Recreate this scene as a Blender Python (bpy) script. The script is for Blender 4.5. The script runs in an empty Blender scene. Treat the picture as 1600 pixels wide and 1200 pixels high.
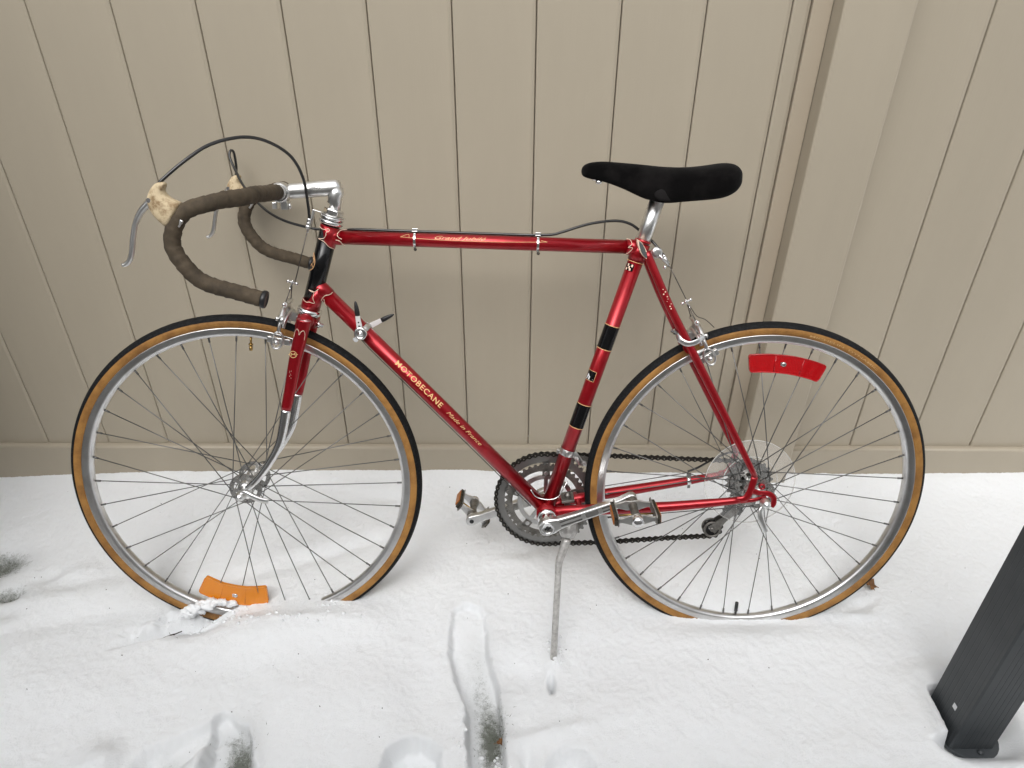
import bpy, math, random
import numpy as np
from mathutils import Vector, Matrix, Quaternion, noise
random.seed(7)
sc = bpy.context.scene
R = math.radians
V = Vector
# ------------------------------------------------------------------ camera
cam_d = bpy.data.cameras.new('camera'); cam = bpy.data.objects.new('camera', cam_d)
sc.collection.objects.link(cam); sc.camera = cam
cam_d.sensor_width = 36.0; cam_d.lens = 1085.0/1600.0*36.0; cam_d.clip_start = 0.02; cam_d.clip_end = 200
PITCH, YAW, ROLL = 0.5660, 0.0003, 0.0040
fw = V((math.sin(YAW)*math.cos(PITCH), math.cos(YAW)*math.cos(PITCH), -math.sin(PITCH)))
rt = V((math.cos(YAW), -math.sin(YAW), 0)); up = rt.cross(fw)
r2 = rt*math.cos(ROLL)+up*math.sin(ROLL); u2 = up*math.cos(ROLL)-rt*math.sin(ROLL)
cam.matrix_world = Matrix.Translation((0, -1.4699, 1.2633)) @ Matrix((r2, u2, -fw)).transposed().to_4x4()
# ------------------------------------------------------------------ world and light (overcast)
w = bpy.data.worlds.new('World'); sc.world = w; w.use_nodes = True
nt = w.node_tree; nt.nodes.clear()
SUN_EL, SUN_AZ = R(50), R(-13)          # azimuth measured from -Y (behind the camera) towards +X
sky = nt.nodes.new('ShaderNodeTexSky'); sky.sky_type = 'NISHITA'; sky.sun_disc = False
sky.sun_elevation = SUN_EL; sky.sun_rotation = math.pi - SUN_AZ
sky.air_density = 1.0; sky.dust_density = 4.0; sky.ozone_density = 1.0
hs = nt.nodes.new('ShaderNodeHueSaturation'); hs.inputs['Saturation'].default_value = 0.10
bg = nt.nodes.new('ShaderNodeBackground'); bg.inputs['Strength'].default_value = 0.13
wo = nt.nodes.new('ShaderNodeOutputWorld')
nt.links.new(sky.outputs[0], hs.inputs['Color']); nt.links.new(hs.outputs[0], bg.inputs['Color']); nt.links.new(bg.outputs[0], wo.inputs[0])
sd = bpy.data.lights.new('sun', 'SUN'); so = bpy.data.objects.new('sun', sd); sc.collection.objects.link(so)
sd.energy = .75; sd.angle = R(60); sd.color = (1.0, 0.985, 0.96)
tosun = V((math.sin(SUN_AZ)*math.cos(SUN_EL), -math.cos(SUN_AZ)*math.cos(SUN_EL), math.sin(SUN_EL)))
so.rotation_mode = 'QUATERNION'; so.rotation_quaternion = tosun.to_track_quat('Z', 'Y')
sc.view_settings.view_transform = 'Standard'; sc.view_settings.look = 'None'; sc.view_settings.gamma = 1.0
sc.view_settings.use_curve_mapping = False
sc.view_settings.exposure = 0.90

# ------------------------------------------------------------------ materials
def mat(name, col, rough=.5, metal=0., coat=0., **kw):
    m = bpy.data.materials.new(name); m.use_nodes = True
    b = m.node_tree.nodes['Principled BSDF']
    b.inputs['Base Color'].default_value = (*col, 1); b.inputs['Roughness'].default_value = rough
    b.inputs['Metallic'].default_value = metal; b.inputs['Coat Weight'].default_value = coat
    b.inputs['Coat Roughness'].default_value = kw.get('coat_rough', .08)
    for k, v in kw.items():
        if k in b.inputs: b.inputs[k].default_value = v
    return m
def N(m, t, **kw):
    n = m.node_tree.nodes.new(t)
    for k, v in kw.items():
        if k in n.inputs: n.inputs[k].default_value = v
        else: setattr(n, k, v)
    return n
def L(m, a, b): m.node_tree.links.new(a, b)
def noise_mix(m, c1, c2, scale=20, lo=.4, hi=.6, detail=6, vec=None, stretch=None, inp='Base Color'):
    b = m.node_tree.nodes['Principled BSDF']
    tc = N(m, 'ShaderNodeTexCoord'); mp = N(m, 'ShaderNodeMapping')
    if stretch: mp.inputs['Scale'].default_value = stretch
    L(m, tc.outputs['Object'], mp.inputs[0])
    n = N(m, 'ShaderNodeTexNoise', Scale=scale, Detail=detail, Roughness=.65); L(m, mp.outputs[0], n.inputs['Vector'])
    r = N(m, 'ShaderNodeValToRGB'); r.color_ramp.elements[0].position = lo; r.color_ramp.elements[1].position = hi
    r.color_ramp.elements[0].color = (*c1, 1); r.color_ramp.elements[1].color = (*c2, 1)
    L(m, n.outputs['Fac'], r.inputs[0]); L(m, r.outputs[0], b.inputs[inp]); return n, mp
def add_bump(m, scale, strength, dist=.001, stretch=None, detail=4, typ='noise'):
    b = m.node_tree.nodes['Principled BSDF']
    tc = N(m, 'ShaderNodeTexCoord'); mp = N(m, 'ShaderNodeMapping')
    if stretch: mp.inputs['Scale'].default_value = stretch
    L(m, tc.outputs['Object'], mp.inputs[0])
    if typ == 'noise': n = N(m, 'ShaderNodeTexNoise', Scale=scale, Detail=detail, Roughness=.6); o = n.outputs['Fac']
    else: n = N(m, 'ShaderNodeTexVoronoi', Scale=scale); o = n.outputs['Distance']
    L(m, mp.outputs[0], n.inputs['Vector'])
    bp = N(m, 'ShaderNodeBump', Strength=strength, Distance=dist); L(m, o, bp.inputs['Height'])
    L(m, bp.outputs[0], b.inputs['Normal']); return bp

M = {}
M['red'] = mat('candy_red_paint', (.30, .004, .010), .33, .6, .45, coat_rough=.06)
noise_mix(M['red'], (.29, .0025, .008), (.36, .0045, .012), 60, .35, .65)
M['black_paint'] = mat('black_gloss_paint', (.003, .003, .0035), .22, 0, .25, **{'Specular IOR Level': .3})
M['gold'] = mat('gold_pinstripe', (.75, .42, .20), .45)
M['letter'] = mat('gold_lettering', (.78, .50, .22), .5)
M['cream'] = mat('cream_line', (.85, .62, .48), .45)
M['chrome'] = mat('chrome', (.72, .72, .72), .16, 1.0)
noise_mix(M['chrome'], (.74, .73, .72), (.86, .86, .86), 40, .3, .6)
M['alloy'] = mat('alloy', (.62, .62, .61), .32, 1.0)
noise_mix(M['alloy'], (.62, .61, .60), (.78, .78, .77), 40, .28, .55)
M['dull'] = mat('weathered_alloy', (.4, .39, .37), .45, .9)
noise_mix(M['dull'], (.15, .14, .125), (.29, .28, .26), 60, .35, .62)
M['ring'] = mat('chainring_alloy', (.30, .295, .285), .38, .9)
M['cast'] = mat('cast_alloy', (.58, .57, .55), .42, .65)
noise_mix(M['cast'], (.36, .35, .335), (.60, .59, .57), 120, .3, .6)
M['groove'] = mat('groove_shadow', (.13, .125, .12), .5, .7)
M['hub'] = mat('hub_alloy', (.60, .595, .58), .27, .9)
M['dark_steel'] = mat('dark_steel', (.07, .065, .055), .45, .8)
noise_mix(M['dark_steel'], (.03, .027, .022), (.12, .11, .09), 150, .35, .65)
M['spoke'] = mat('spoke_steel', (.16, .16, .155), .4, .9)
M['rim'] = mat('rim_alloy', (.60, .60, .60), .30, 1.0)
noise_mix(M['rim'], (.62, .61, .60), (.78, .78, .78), 25, .30, .60)
M['tread'] = mat('tyre_tread', (.012, .0125, .0135), .75, **{'Specular IOR Level': .2})
noise_mix(M['tread'], (.0045, .0048, .0055), (.022, .023, .024), 180, .45, .9); add_bump(M['tread'], 900, .25, .0006)
M['gum'] = mat('tyre_gum_wall', (.30, .145, .035), .62)
noise_mix(M['gum'], (.17, .072, .014), (.33, .160, .036), 30, .30, .60); add_bump(M['gum'], 700, .15, .0004)
M['black'] = mat('black_plastic', (.010, .010, .011), .42)
M['cable'] = mat('black_cable_housing', (.012, .012, .012), .30, 0, .3)
M['wire'] = mat('steel_wire', (.12, .11, .10), .4, .8)
M['tape'] = mat('brown_cloth_tape', (.060, .046, .034), .85)
noise_mix(M['tape'], (.036, .026, .015), (.086, .063, .038), 38, .32, .7, detail=8); add_bump(M['tape'], 1600, .5, .0006)
M['hood'] = mat('aged_gum_hood', (.50, .38, .22), .8)
noise_mix(M['hood'], (.24, .16, .08), (.52, .42, .27), 75, .36, .54, detail=8); add_bump(M['hood'], 500, .5, .0008)
M['saddle'] = mat('black_suede', (.0045, .004, .004), .95, **{'Specular IOR Level': .08})
M['saddle'].node_tree.nodes['Principled BSDF'].inputs['Sheen Weight'].default_value = .03
noise_mix(M['saddle'], (.002, .0018, .0018), (.015, .0135, .013), 16, .46, .85, detail=8); add_bump(M['saddle'], 1500, .4, .0005)
M['saddle_flap'] = mat('worn_suede', (.013, .012, .012), .95, **{'Specular IOR Level': .1}); add_bump(M['saddle_flap'], 900, .5, .0006)
def reflector_mat(name, c1, c2):
    m = mat(name, c1, .18, 0, .6); b = m.node_tree.nodes['Principled BSDF']
    tc = N(m, 'ShaderNodeTexCoord'); v = N(m, 'ShaderNodeTexVoronoi', Scale=330, Randomness=.15); v.distance = 'CHEBYCHEV'; L(m, tc.outputs['Object'], v.inputs['Vector'])
    r = N(m, 'ShaderNodeValToRGB'); r.color_ramp.elements[0].color = (*c2, 1); r.color_ramp.elements[1].color = (*c1, 1)
    r.color_ramp.elements[1].position = .7
    L(m, v.outputs['Distance'], r.inputs[0]); L(m, r.outputs[0], b.inputs['Base Color'])
    bp = N(m, 'ShaderNodeBump', Strength=.8, Distance=.0008); L(m, v.outputs['Distance'], bp.inputs['Height']); L(m, bp.outputs[0], b.inputs['Normal'])
    return m
M['orange'] = reflector_mat('orange_reflector', (.66, .195, .003), (.74, .255, .006))
M['redref'] = reflector_mat('red_reflector', (.34, .002, .004), (.44, .003, .006))
M['pedal_orange'] = mat('pedal_reflector', (.42, .13, .012), .35)
M['clear'] = mat('clear_plastic', (.93, .93, .92), .12)
b = M['clear'].node_tree.nodes['Principled BSDF']
b.inputs['Alpha'].default_value = .11
M['white'] = mat('white_print', (.75, .76, .78), .5)
M['brass'] = mat('brass', (.42, .27, .09), .35, 1.0)
M['grey_paint'] = mat('grey_plug', (.12, .13, .13), .35, .5)
# vinyl fence
def vinyl(name, c, c2, streak=.5):
    m = mat(name, c, .48)
    n, mp = noise_mix(m, c, c2, 5, .35, .65, detail=5, stretch=(1, 1, .25))
    add_bump(m, 300, .16, .0012, stretch=(1, 1, .025), detail=6)
    return m
M['vinyl'] = vinyl('taupe_vinyl', (.352, .309, .239), (.374, .328, .254))
M['vinyl_pink'] = vinyl('taupe_vinyl_channel', (.368, .314, .240), (.388, .331, .253))
M['post'] = mat('charcoal_powdercoat', (.027, .031, .034), .5)
noise_mix(M['post'], (.030, .035, .039), (.050, .055, .059), 9, .35, .75, detail=9); add_bump(M['post'], 1500, .15, .0003)
M['siding'] = mat('grey_siding', (.34, .335, .325), .6)
M['leaf'] = mat('dead_leaf', (.20, .085, .025), .8)
noise_mix(M['leaf'], (.10, .04, .012), (.26, .12, .04), 120, .35, .65)
M['grass'] = mat('winter_grass', (.055, .065, .030), .85)
M['debris'] = mat('bark_crumbs', (.03, .022, .015), .9)
# snow
def snow():
    m = mat('snow', (.86, .87, .885), .75); b = m.node_tree.nodes['Principled BSDF']
    b.inputs['Subsurface Weight'].default_value = .15; b.inputs['Subsurface Radius'].default_value = (.9, .95, 1.0)
    b.inputs['Subsurface Scale'].default_value = .004; b.inputs['Specular IOR Level'].default_value = .25
    tc = N(m, 'ShaderNodeTexCoord')
    at = N(m, 'ShaderNodeAttribute', attribute_name='thin')
    n1 = N(m, 'ShaderNodeTexNoise', Scale=95, Detail=7, Roughness=.72); L(m, tc.outputs['Object'], n1.inputs['Vector'])
    n2 = N(m, 'ShaderNodeTexNoise', Scale=520, Detail=2, Roughness=.6); L(m, tc.outputs['Object'], n2.inputs['Vector'])
    ad = N(m, 'ShaderNodeMath', operation='MULTIPLY_ADD'); L(m, n2.outputs['Fac'], ad.inputs[0]); ad.inputs[1].default_value = .45; L(m, n1.outputs['Fac'], ad.inputs[2])
    s = N(m, 'ShaderNodeMath', operation='SUBTRACT'); s.inputs[1].default_value = 1.20; L(m, ad.outputs[0], s.inputs[0])
    a2 = N(m, 'ShaderNodeMath', operation='ADD'); L(m, s.outputs[0], a2.inputs[0]); L(m, at.outputs['Fac'], a2.inputs[1])
    r = N(m, 'ShaderNodeMapRange'); r.inputs['From Min'].default_value = -.02; r.inputs['From Max'].default_value = .42; L(m, a2.outputs[0], r.inputs['Value'])
    mx = N(m, 'ShaderNodeMix', data_type='RGBA'); L(m, r.outputs[0], mx.inputs['Factor'])
    mx.inputs['A'].default_value = (.865, .882, .897, 1); mx.inputs['B'].default_value = (.085, .095, .070, 1)
    m2 = N(m, 'ShaderNodeMix', data_type='RGBA'); tr = N(m, 'ShaderNodeMapRange'); tr.inputs['From Max'].default_value = .8; tr.inputs['To Max'].default_value = .35; L(m, at.outputs['Fac'], tr.inputs['Value'])
    L(m, tr.outputs[0], m2.inputs['Factor']); L(m, mx.outputs['Result'], m2.inputs['A']); m2.inputs['B'].default_value = (.30, .31, .29, 1)   # thin snow over turf, plus shade painted into the hollows
    L(m, m2.outputs['Result'], b.inputs['Base Color'])
    n3 = N(m, 'ShaderNodeTexNoise', Scale=330, Detail=5, Roughness=.8); L(m, tc.outputs['Object'], n3.inputs['Vector'])
    bp = N(m, 'ShaderNodeBump', Strength=.75, Distance=.0036); L(m, n3.outputs['Fac'], bp.inputs['Height'])
    L(m, bp.outputs[0], b.inputs['Normal'])
    return m
M['snow'] = snow()

# ------------------------------------------------------------------ mesh helpers
def catmull(pts, per=8, closed=False):
    P = [V(p) for p in pts]; out = []
    n = len(P)
    for i in range(n-1):
        p0 = P[i-1] if i > 0 else P[0]*2-P[1]; p1, p2 = P[i], P[i+1]; p3 = P[i+2] if i+2 < n else P[-1]*2-P[-2]
        for k in range(per):
            t = k/per
            out.append(.5*((2*p1)+(p2-p0)*t+(2*p0-5*p1+4*p2-p3)*t*t+(3*p1-p0-3*p2+p3)*t*t*t))
    out.append(P[-1]); return out
def resample(pts, step):
    out = [pts[0].copy()]; acc = 0
    L_ = [0]
    for a_, b_ in zip(pts, pts[1:]): L_.append(L_[-1]+(b_-a_).length)
    n = max(2, int(round(L_[-1]/step))); j = 0; out = []
    for i in range(n+1):
        s = L_[-1]*i/n
        while j < len(pts)-2 and L_[j+1] < s: j += 1
        t = (s-L_[j])/max(1e-9, L_[j+1]-L_[j]); out.append(pts[j].lerp(pts[j+1], min(1, max(0, t))))
    return out
class MB:
    def __init__(s): s.v = []; s.f = []; s.m = []; s.sm = []; s.mi = 0
    def face(s, idx, smooth=True): s.f.append(tuple(idx)); s.m.append(s.mi); s.sm.append(smooth)
    def tube(s, pts, r, n=10, caps=True, smooth=True, flat=None, up=None):
        pts = [V(p) for p in pts]; k = len(pts); base = len(s.v)
        rs = r if isinstance(r, (list, tuple)) else [r]*k
        t0 = (pts[1]-pts[0]).normalized()
        a = up if up is not None else (V((0, 1, 0)) if abs(t0.y) < .9 else V((1, 0, 0)))
        a = V(a); a = (a-t0*a.dot(t0)).normalized()
        for i in range(k):
            if i == 0: t = pts[1]-pts[0]
            elif i == k-1: t = pts[-1]-pts[-2]
            else: t = (pts[i+1]-pts[i]).normalized()+(pts[i]-pts[i-1]).normalized()
            t.normalize(); a = (a-t*a.dot(t)).normalized(); b_ = t.cross(a)
            fa, fb = (flat if flat else (1, 1))
            if isinstance(fa, (list, tuple)): fa = fa[i]
            if isinstance(fb, (list, tuple)): fb = fb[i]
            for j in range(n):
                th = 2*math.pi*j/n
                s.v.append(pts[i]+a*(math.cos(th)*rs[i]*fa)+b_*(math.sin(th)*rs[i]*fb))
        for i in range(k-1):
            for j in range(n):
                s.face((base+i*n+j, base+i*n+(j+1) % n, base+(i+1)*n+(j+1) % n, base+(i+1)*n+j), smooth)
        if caps:
            s.face([base+j for j in range(n)][::-1], False); s.face([base+(k-1)*n+j for j in range(n)], False)
        return s
    def lathe(s, prof, origin, axis, n=24, closed=False, smooth=True):
        # prof: (radius, height along axis)
        o = V(origin); ax = V(axis).normalized(); a = V((1, 0, 0)) if abs(ax.x) < .8 else V((0, 0, 1))
        a = (a-ax*a.dot(ax)).normalized(); b_ = ax.cross(a); base = len(s.v); k = len(prof)
        for (r_, h_) in prof:
            for j in range(n):
                th = 2*math.pi*j/n; s.v.append(o+ax*h_+(a*math.cos(th)+b_*math.sin(th))*r_)
        rng = k if closed else k-1
        for i in range(rng):
            i2 = (i+1) % k
            for j in range(n):
                s.face((base+i*n+j, base+i*n+(j+1) % n, base+i2*n+(j+1) % n, base+i2*n+j), smooth)
        if not closed:
            if prof[0][0] > 1e-5: s.face([base+j for j in range(n)][::-1], False)
            if prof[-1][0] > 1e-5: s.face([base+(k-1)*n+j for j in range(n)], False)
        return s
    def box(s, c, size, ax=None):
        c = V(c); X, Y, Z = ax if ax else (V((1, 0, 0)), V((0, 1, 0)), V((0, 0, 1)))
        b_ = len(s.v)
        for sx in (-.5, .5):
            for sy in (-.5, .5):
                for sz in (-.5, .5): s.v.append(c+V(X)*(sx*size[0])+V(Y)*(sy*size[1])+V(Z)*(sz*size[2]))
        for f in ((0, 1, 3, 2), (4, 6, 7, 5), (0, 4, 5, 1), (2, 3, 7, 6), (0, 2, 6, 4), (1, 5, 7, 3)): s.face([b_+i for i in f], False)
        return s
    def prism(s, poly, y0, y1, smooth_side=False, frame=None):
        # poly in (x,z), extruded in y  (frame: function mapping (x,y,z))
        fr = frame or (lambda x, y, z: V((x, y, z))); b_ = len(s.v); n = len(poly)
        for (x, z) in poly: s.v.append(fr(x, y0, z))
        for (x, z) in poly: s.v.append(fr(x, y1, z))
        s.face(list(range(b_, b_+n)), False); s.face(list(range(b_+n, b_+2*n))[::-1], False)
        for i in range(n): s.face((b_+i, b_+(i+1) % n, b_+n+(i+1) % n, b_+n+i)[::-1], smooth_side)
        return s
    def sphere(s, c, r, n=12, sc_=(1, 1, 1)):
        c = V(c); b_ = len(s.v); m = n//2
        for i in range(m+1):
            ph = math.pi*i/m
            for j in range(n):
                th = 2*math.pi*j/n
                s.v.append(c+V((r*sc_[0]*math.sin(ph)*math.cos(th), r*sc_[1]*math.sin(ph)*math.sin(th), r*sc_[2]*math.cos(ph))))
        for i in range(m):
            for j in range(n): s.face((b_+i*n+j, b_+i*n+(j+1) % n, b_+(i+1)*n+(j+1) % n, b_+(i+1)*n+j))
        return s
    def polar(s, c, y0, y1, rings, ncol, solid, ph=0.):
        # perforated disc in the xz plane; rings: list of radii or fn(j)
        c = V(c); nr = len(rings); rr = [(r_ if callable(r_) else (lambda j, q=r_: q)) for r_ in rings]; idx = {}
        def vid(i, j, k):
            j %= ncol; key = (i, j, k)
            if key not in idx:
                th = 2*math.pi*j/ncol+ph; idx[key] = len(s.v); r_ = rr[i](j)
                s.v.append(c+V((r_*math.cos(th), (y0, y1)[k], r_*math.sin(th))))
            return idx[key]
        for i in range(nr-1):
            for j in range(ncol):
                if not solid(i, j % ncol): continue
                s.face((vid(i, j, 0), vid(i+1, j, 0), vid(i+1, j+1, 0), vid(i, j+1, 0)), False)
                s.face((vid(i, j, 1), vid(i, j+1, 1), vid(i+1, j+1, 1), vid(i+1, j, 1)), False)
                if i == 0 or not solid(i-1, j % ncol): s.face((vid(i, j, 0), vid(i, j+1, 0), vid(i, j+1, 1), vid(i, j, 1)), False)
                if i == nr-2 or not solid(i+1, j % ncol): s.face((vid(i+1, j, 0), vid(i+1, j, 1), vid(i+1, j+1, 1), vid(i+1, j+1, 0)), False)
                if not solid(i, (j-1) % ncol): s.face((vid(i, j, 0), vid(i, j, 1), vid(i+1, j, 1), vid(i+1, j, 0)), False)
                if not solid(i, (j+1) % ncol): s.face((vid(i, j+1, 0), vid(i+1, j+1, 0), vid(i+1, j+1, 1), vid(i, j+1, 1)), False)
        return s
    def mesh(s, name, mats):
        me = bpy.data.meshes.new(name); me.from_pydata([tuple(v) for v in s.v], [], s.f); me.update()
        for m_ in (mats if isinstance(mats, (list, tuple)) else [mats]): me.materials.append(m_)
        me.polygons.foreach_set('material_index', s.m); me.polygons.foreach_set('use_smooth', s.sm)
        import bmesh
        bm = bmesh.new(); bm.from_mesh(me); bmesh.ops.recalc_face_normals(bm, faces=bm.faces); bm.to_mesh(me); bm.free()
        return me
def link(name, me, parent=None, mw=None, label=None, kind=None, bevel=0):
    o = bpy.data.objects.new(name, me); sc.collection.objects.link(o)
    if parent is not None: o.parent = parent
    if mw is not None: o.matrix_local = mw
    if label: o['label'] = label
    if kind: o['kind'] = kind
    if bevel:
        md = o.modifiers.new('bevel', 'BEVEL'); md.width = bevel; md.segments = 2; md.limit_method = 'ANGLE'; md.angle_limit = R(40)
    return o
def top(o, label, cat, group=None):
    o['label'] = label; o['category'] = cat
    if group: o['group'] = group
    return o
def rounded(poly, r=.3, it=2):
    for _ in range(it):
        q = []
        n = len(poly)
        for i in range(n):
            a_, b_ = poly[i], poly[(i+1) % n]
            q.append((a_[0]*.75+b_[0]*.25, a_[1]*.75+b_[1]*.25)); q.append((a_[0]*.25+b_[0]*.75, a_[1]*.25+b_[1]*.75))
        poly = q
    return poly
def ring2d(cx, cz, r, n=20, a0=0, a1=360): return [(cx+r*math.cos(R(a0+(a1-a0)*i/n)), cz+r*math.sin(R(a0+(a1-a0)*i/n))) for i in range(n+(0 if a1-a0 == 360 else 1))]

# ------------------------------------------------------------------ snow ground
def sstep(a, b_, x): t = np.clip((x-a)/(b_-a), 0, 1); return t*t*(3-2*t)
def vnoise(x, y, seed=0):
    xi = np.floor(x).astype(np.int64); yi = np.floor(y).astype(np.int64); xf = x-xi; yf = y-yi
    def h(a, b_):
        n = (a*374761393+b_*668265263+seed*974634777) & 0x7fffffff
        n = ((n ^ (n >> 13))*1274126177) & 0x7fffffff
        return ((n ^ (n >> 16)) & 0xffff)/65535.0
    u = xf*xf*(3-2*xf); v = yf*yf*(3-2*yf)
    return (h(xi, yi)*(1-u)+h(xi+1, yi)*u)*(1-v)+(h(xi, yi+1)*(1-u)+h(xi+1, yi+1)*u)*v
def fbm(x, y, f, o=4, seed=0, g=.5):
    r = 0; a = 1; t = 0
    for i in range(o): r = r+a*(vnoise(x*f+17.3*i, y*f-9.1*i, seed+i)-.5); t += a; a *= g; f *= 2.03
    return r/t
def gau(x, y, cx, cy, sx, sy, rot=0):
    c, s = math.cos(R(rot)), math.sin(R(rot)); dx = (x-cx)*c+(y-cy)*s; dy = -(x-cx)*s+(y-cy)*c
    return np.exp(-(dx/sx)**2-(dy/sy)**2)
def polyd(x, y, pts):
    # distance to polyline whose vertices carry a half width and a depth; returns normalised distance, depth
    best = np.full(x.shape, 9.); dep = np.zeros(x.shape)
    for (ax, ay, aw, ad), (bx, by, bw, bd) in zip(pts, pts[1:]):
        dx, dy = bx-ax, by-ay; t = np.clip(((x-ax)*dx+(y-ay)*dy)/(dx*dx+dy*dy), 0, 1)
        d = np.hypot(x-ax-t*dx, y-ay-t*dy)/(aw+(bw-aw)*t); m = d < best
        best = np.where(m, d, best); dep = np.where(m, ad+(bd-ad)*t, dep)
    return best, dep
def height(x, y):
    n1 = fbm(x, y, 3.0, 4, 3); n2 = fbm(x, y, 14, 4, 11); n3 = fbm(x, y, 60, 4, 23, .6); n4 = fbm(x, y, 170, 3, 31, .7)
    fg = sstep(-.35, -.65, y)
    h = .053+(.010+.008*fg)*n1+(.0050+.0050*fg)*n2+.016*sstep(-.10, -.02, y)*fbm(x, y, 5, 4, 71)+.0022*n3+.0032*n4
    h = h+.008*sstep(-.12, -.02, y)*sstep(-.9, -.4, x)              # drift against the fence
    h = h-.022*sstep(-.75, -1.5, x)*sstep(-.75, -.2, y)
    wob = .18*fbm(x, y, 22, 3, 5)+.16*fbm(x, y, 110, 3, 6)
    # mound in front of the front wheel, with a torn edge on its far left side
    h = h+.022*gau(x, y, -.49, -.530, .16, .05, 8)+.008*gau(x, y, -.33, -.50, .08, .05)
    # torn edge: the far-left side of this line is dug out, the near side stands
    lx = -.790+(.790-.600)*0; sd = (y+.560)*.895-(x+.780)*.446
    wx = sstep(-.83, -.76, x)*(1-sstep(-.63, -.58, x))
    h = h-.030*sstep(-.004, .008, sd+wob*.010)*np.exp(-(np.maximum(sd, 0)/.060)**2)*wx
    h = h+wx*sstep(.010, .03, sd)*np.exp(-((sd-.03)/.03)**2)*(.012+.030*fbm(x, y, 45, 3, 41))
    h = h+.022*gau(x, y, -.625, -.440, .028, .016, 10)                   # snow lying over the rim
    d, dp = polyd(x, y, [(-.775, -.556, .003, .004), (-.735, -.540, .006, .028), (-.70, -.524, .005, .024), (-.665, -.505, .003, .006)])
    h = h-dp*(1-sstep(.5, 1.6, d+wob*3))
    # long boot print in the middle
    d, dp = polyd(x, y, [(-.090, -.490, .038, .014), (-.086, -.55, .043, .026), (-.072, -.62, .041, .036), (-.052, -.69, .034, .052), (-.040, -.80, .034, .056)])
    h = h-dp*(1-sstep(.80, 1.05, d+wob*1.5))
    # broad soft trough and humps round it
    h = h+.014*gau(x, y, -.33, -.66, .13, .09, 10)+.010*gau(x, y, -.80, -.67, .16, .07)-.012*gau(x, y, -.20, -.60, .05, .12)+.010*gau(x, y, .22, -.70, .14, .07)-.010*gau(x, y, -.16, -.70, .035, .10)
    h = h-.030*gau(x, y, -.655, -.508, .050, .024, 12)
    # round hollows along the near edge
    d, dp = polyd(x, y, [(-.175, -.800, .052, .044), (-.168, -.84, .06, .048)])
    h = h-dp*(1-sstep(.72, 1.06, d+wob*1.2))
    d, dp = polyd(x, y, [(-.530, -.725, .018, .022), (-.505, -.770, .042, .044), (-.49, -.83, .055, .050)])
    h = h-dp*(1-sstep(.70, 1.08, d+wob))
    d, dp = polyd(x, y, [(-.62, -.81, .045, .030), (-.545, -.745, .018, .014)])
    h = h-dp*(1-sstep(.4, 1.1, d+wob))
    h = h+.020*gau(x, y, -.715, -.80, .035, .028)-.010*gau(x, y, -.675, -.81, .018, .03)
    d, dp = polyd(x, y, [(.105, -.815, .050, .034), (.115, -.86, .05, .04)])
    h = h-dp*(1-sstep(.45, 1.05, d+wob))+.008*gau(x, y, .07, -.745, .09, .014, 10)
    h = h-.012*gau(x, y, .03, -.80, .012, .03)
    # left hollows
    h = h-.030*gau(x, y, -1.20, -.335, .06, .045)-.026*gau(x, y, -1.115, -.425, .030, .022)-.012*gau(x, y, -1.085, -.478, .032, .02)
    h = h-.009*gau(x, y, -1.045, -.372, .04, .016, 25)+.006*gau(x, y, -.98, -.36, .05, .02)-.006*gau(x, y, -1.0, -.40, .06, .02)
    h = h+.007*gau(x, y, -.95, -.43, .22, .03, 12)-.006*gau(x, y, -.93, -.50, .25, .025, 12)
    h = h-.009*gau(x, y, -.44, -.315, .16, .02, 22)+.006*gau(x, y, -.46, -.28, .16, .03, 20)
    h = h-.007*gau(x, y, -.32, -.115, .06, .02)-.006*gau(x, y, .032, -.295, .035, .018)+.004*gau(x, y, .02, -.33, .06, .02)
    # kickstand foot: lumps round the leg and a slot in front of the foot
    h = h-.040*gau(x, y, .0795, -.642, .0050, .016)-.013*gau(x, y, .015, -.625, .055, .040, -20)-.006*gau(x, y, .03, -.72, .05, .05)+.011*gau(x, y, .087, -.590, .016, .024)
    # behind the rear wheel, and the holes the tyres have pressed
    h = h-.014*gau(x, y, .765, -.445, .035, .016, 15)+.006*gau(x, y, .74, -.48, .05, .012)
    h = h-.017*gau(x, y, .494, -.486, .17, .030)+.004*gau(x, y, .494, -.545, .2, .03)
    if True:
        h = h+.004*gau(x, y, -.50, -.505, .17, .014)
    # round the charcoal post
    d = np.hypot(np.maximum(np.abs(x-.8530)-.038, 0), np.maximum(np.abs(y+.700)-.042, 0))
    wide = np.maximum(sstep(-.735, -.755, y), sstep(.885, .905, x))
    h = h-(h+.006)*(1-sstep(.003, .014+.050*wide, d+.004*fbm(x, y, 30, 3, 8)))+.006*np.exp(-((d-.045)/.02)**2)
    return h
def thin(x, y):  # thin snow over grass, with shade painted into hollows and the kickstand slot
    t = .98*gau(x, y, -.034, -.735, .030, .070)+.42*gau(x, y, -.060, -.640, .030, .07)+.28*gau(x, y, -.07, -.56, .03, .05)
    t = t+.98*gau(x, y, -.485, -.790, .034, .055)+.45*gau(x, y, -.60, -.80, .03, .02)+.30*gau(x, y, -.52, -.745, .03, .02)
    t = t+.80*gau(x, y, -1.195, -.325, .075, .042)+.62*gau(x, y, -1.115, -.427, .040, .026)+.30*gau(x, y, -1.085, -.478, .03, .02)
    t = t+.22*gau(x, y, -1.045, -.372, .04, .012, 25)+.16*gau(x, y, .032, -.300, .02, .014)+.95*gau(x, y, -.735, -.534, .034, .0070, 27)+.45*gau(x, y, .0795, -.646, .006, .008)+.22*gau(x, y, -1.13, -.40, .13, .09)
    t = t+.16*gau(x, y, -.38, -.07, .07, .02)
    return t
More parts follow.
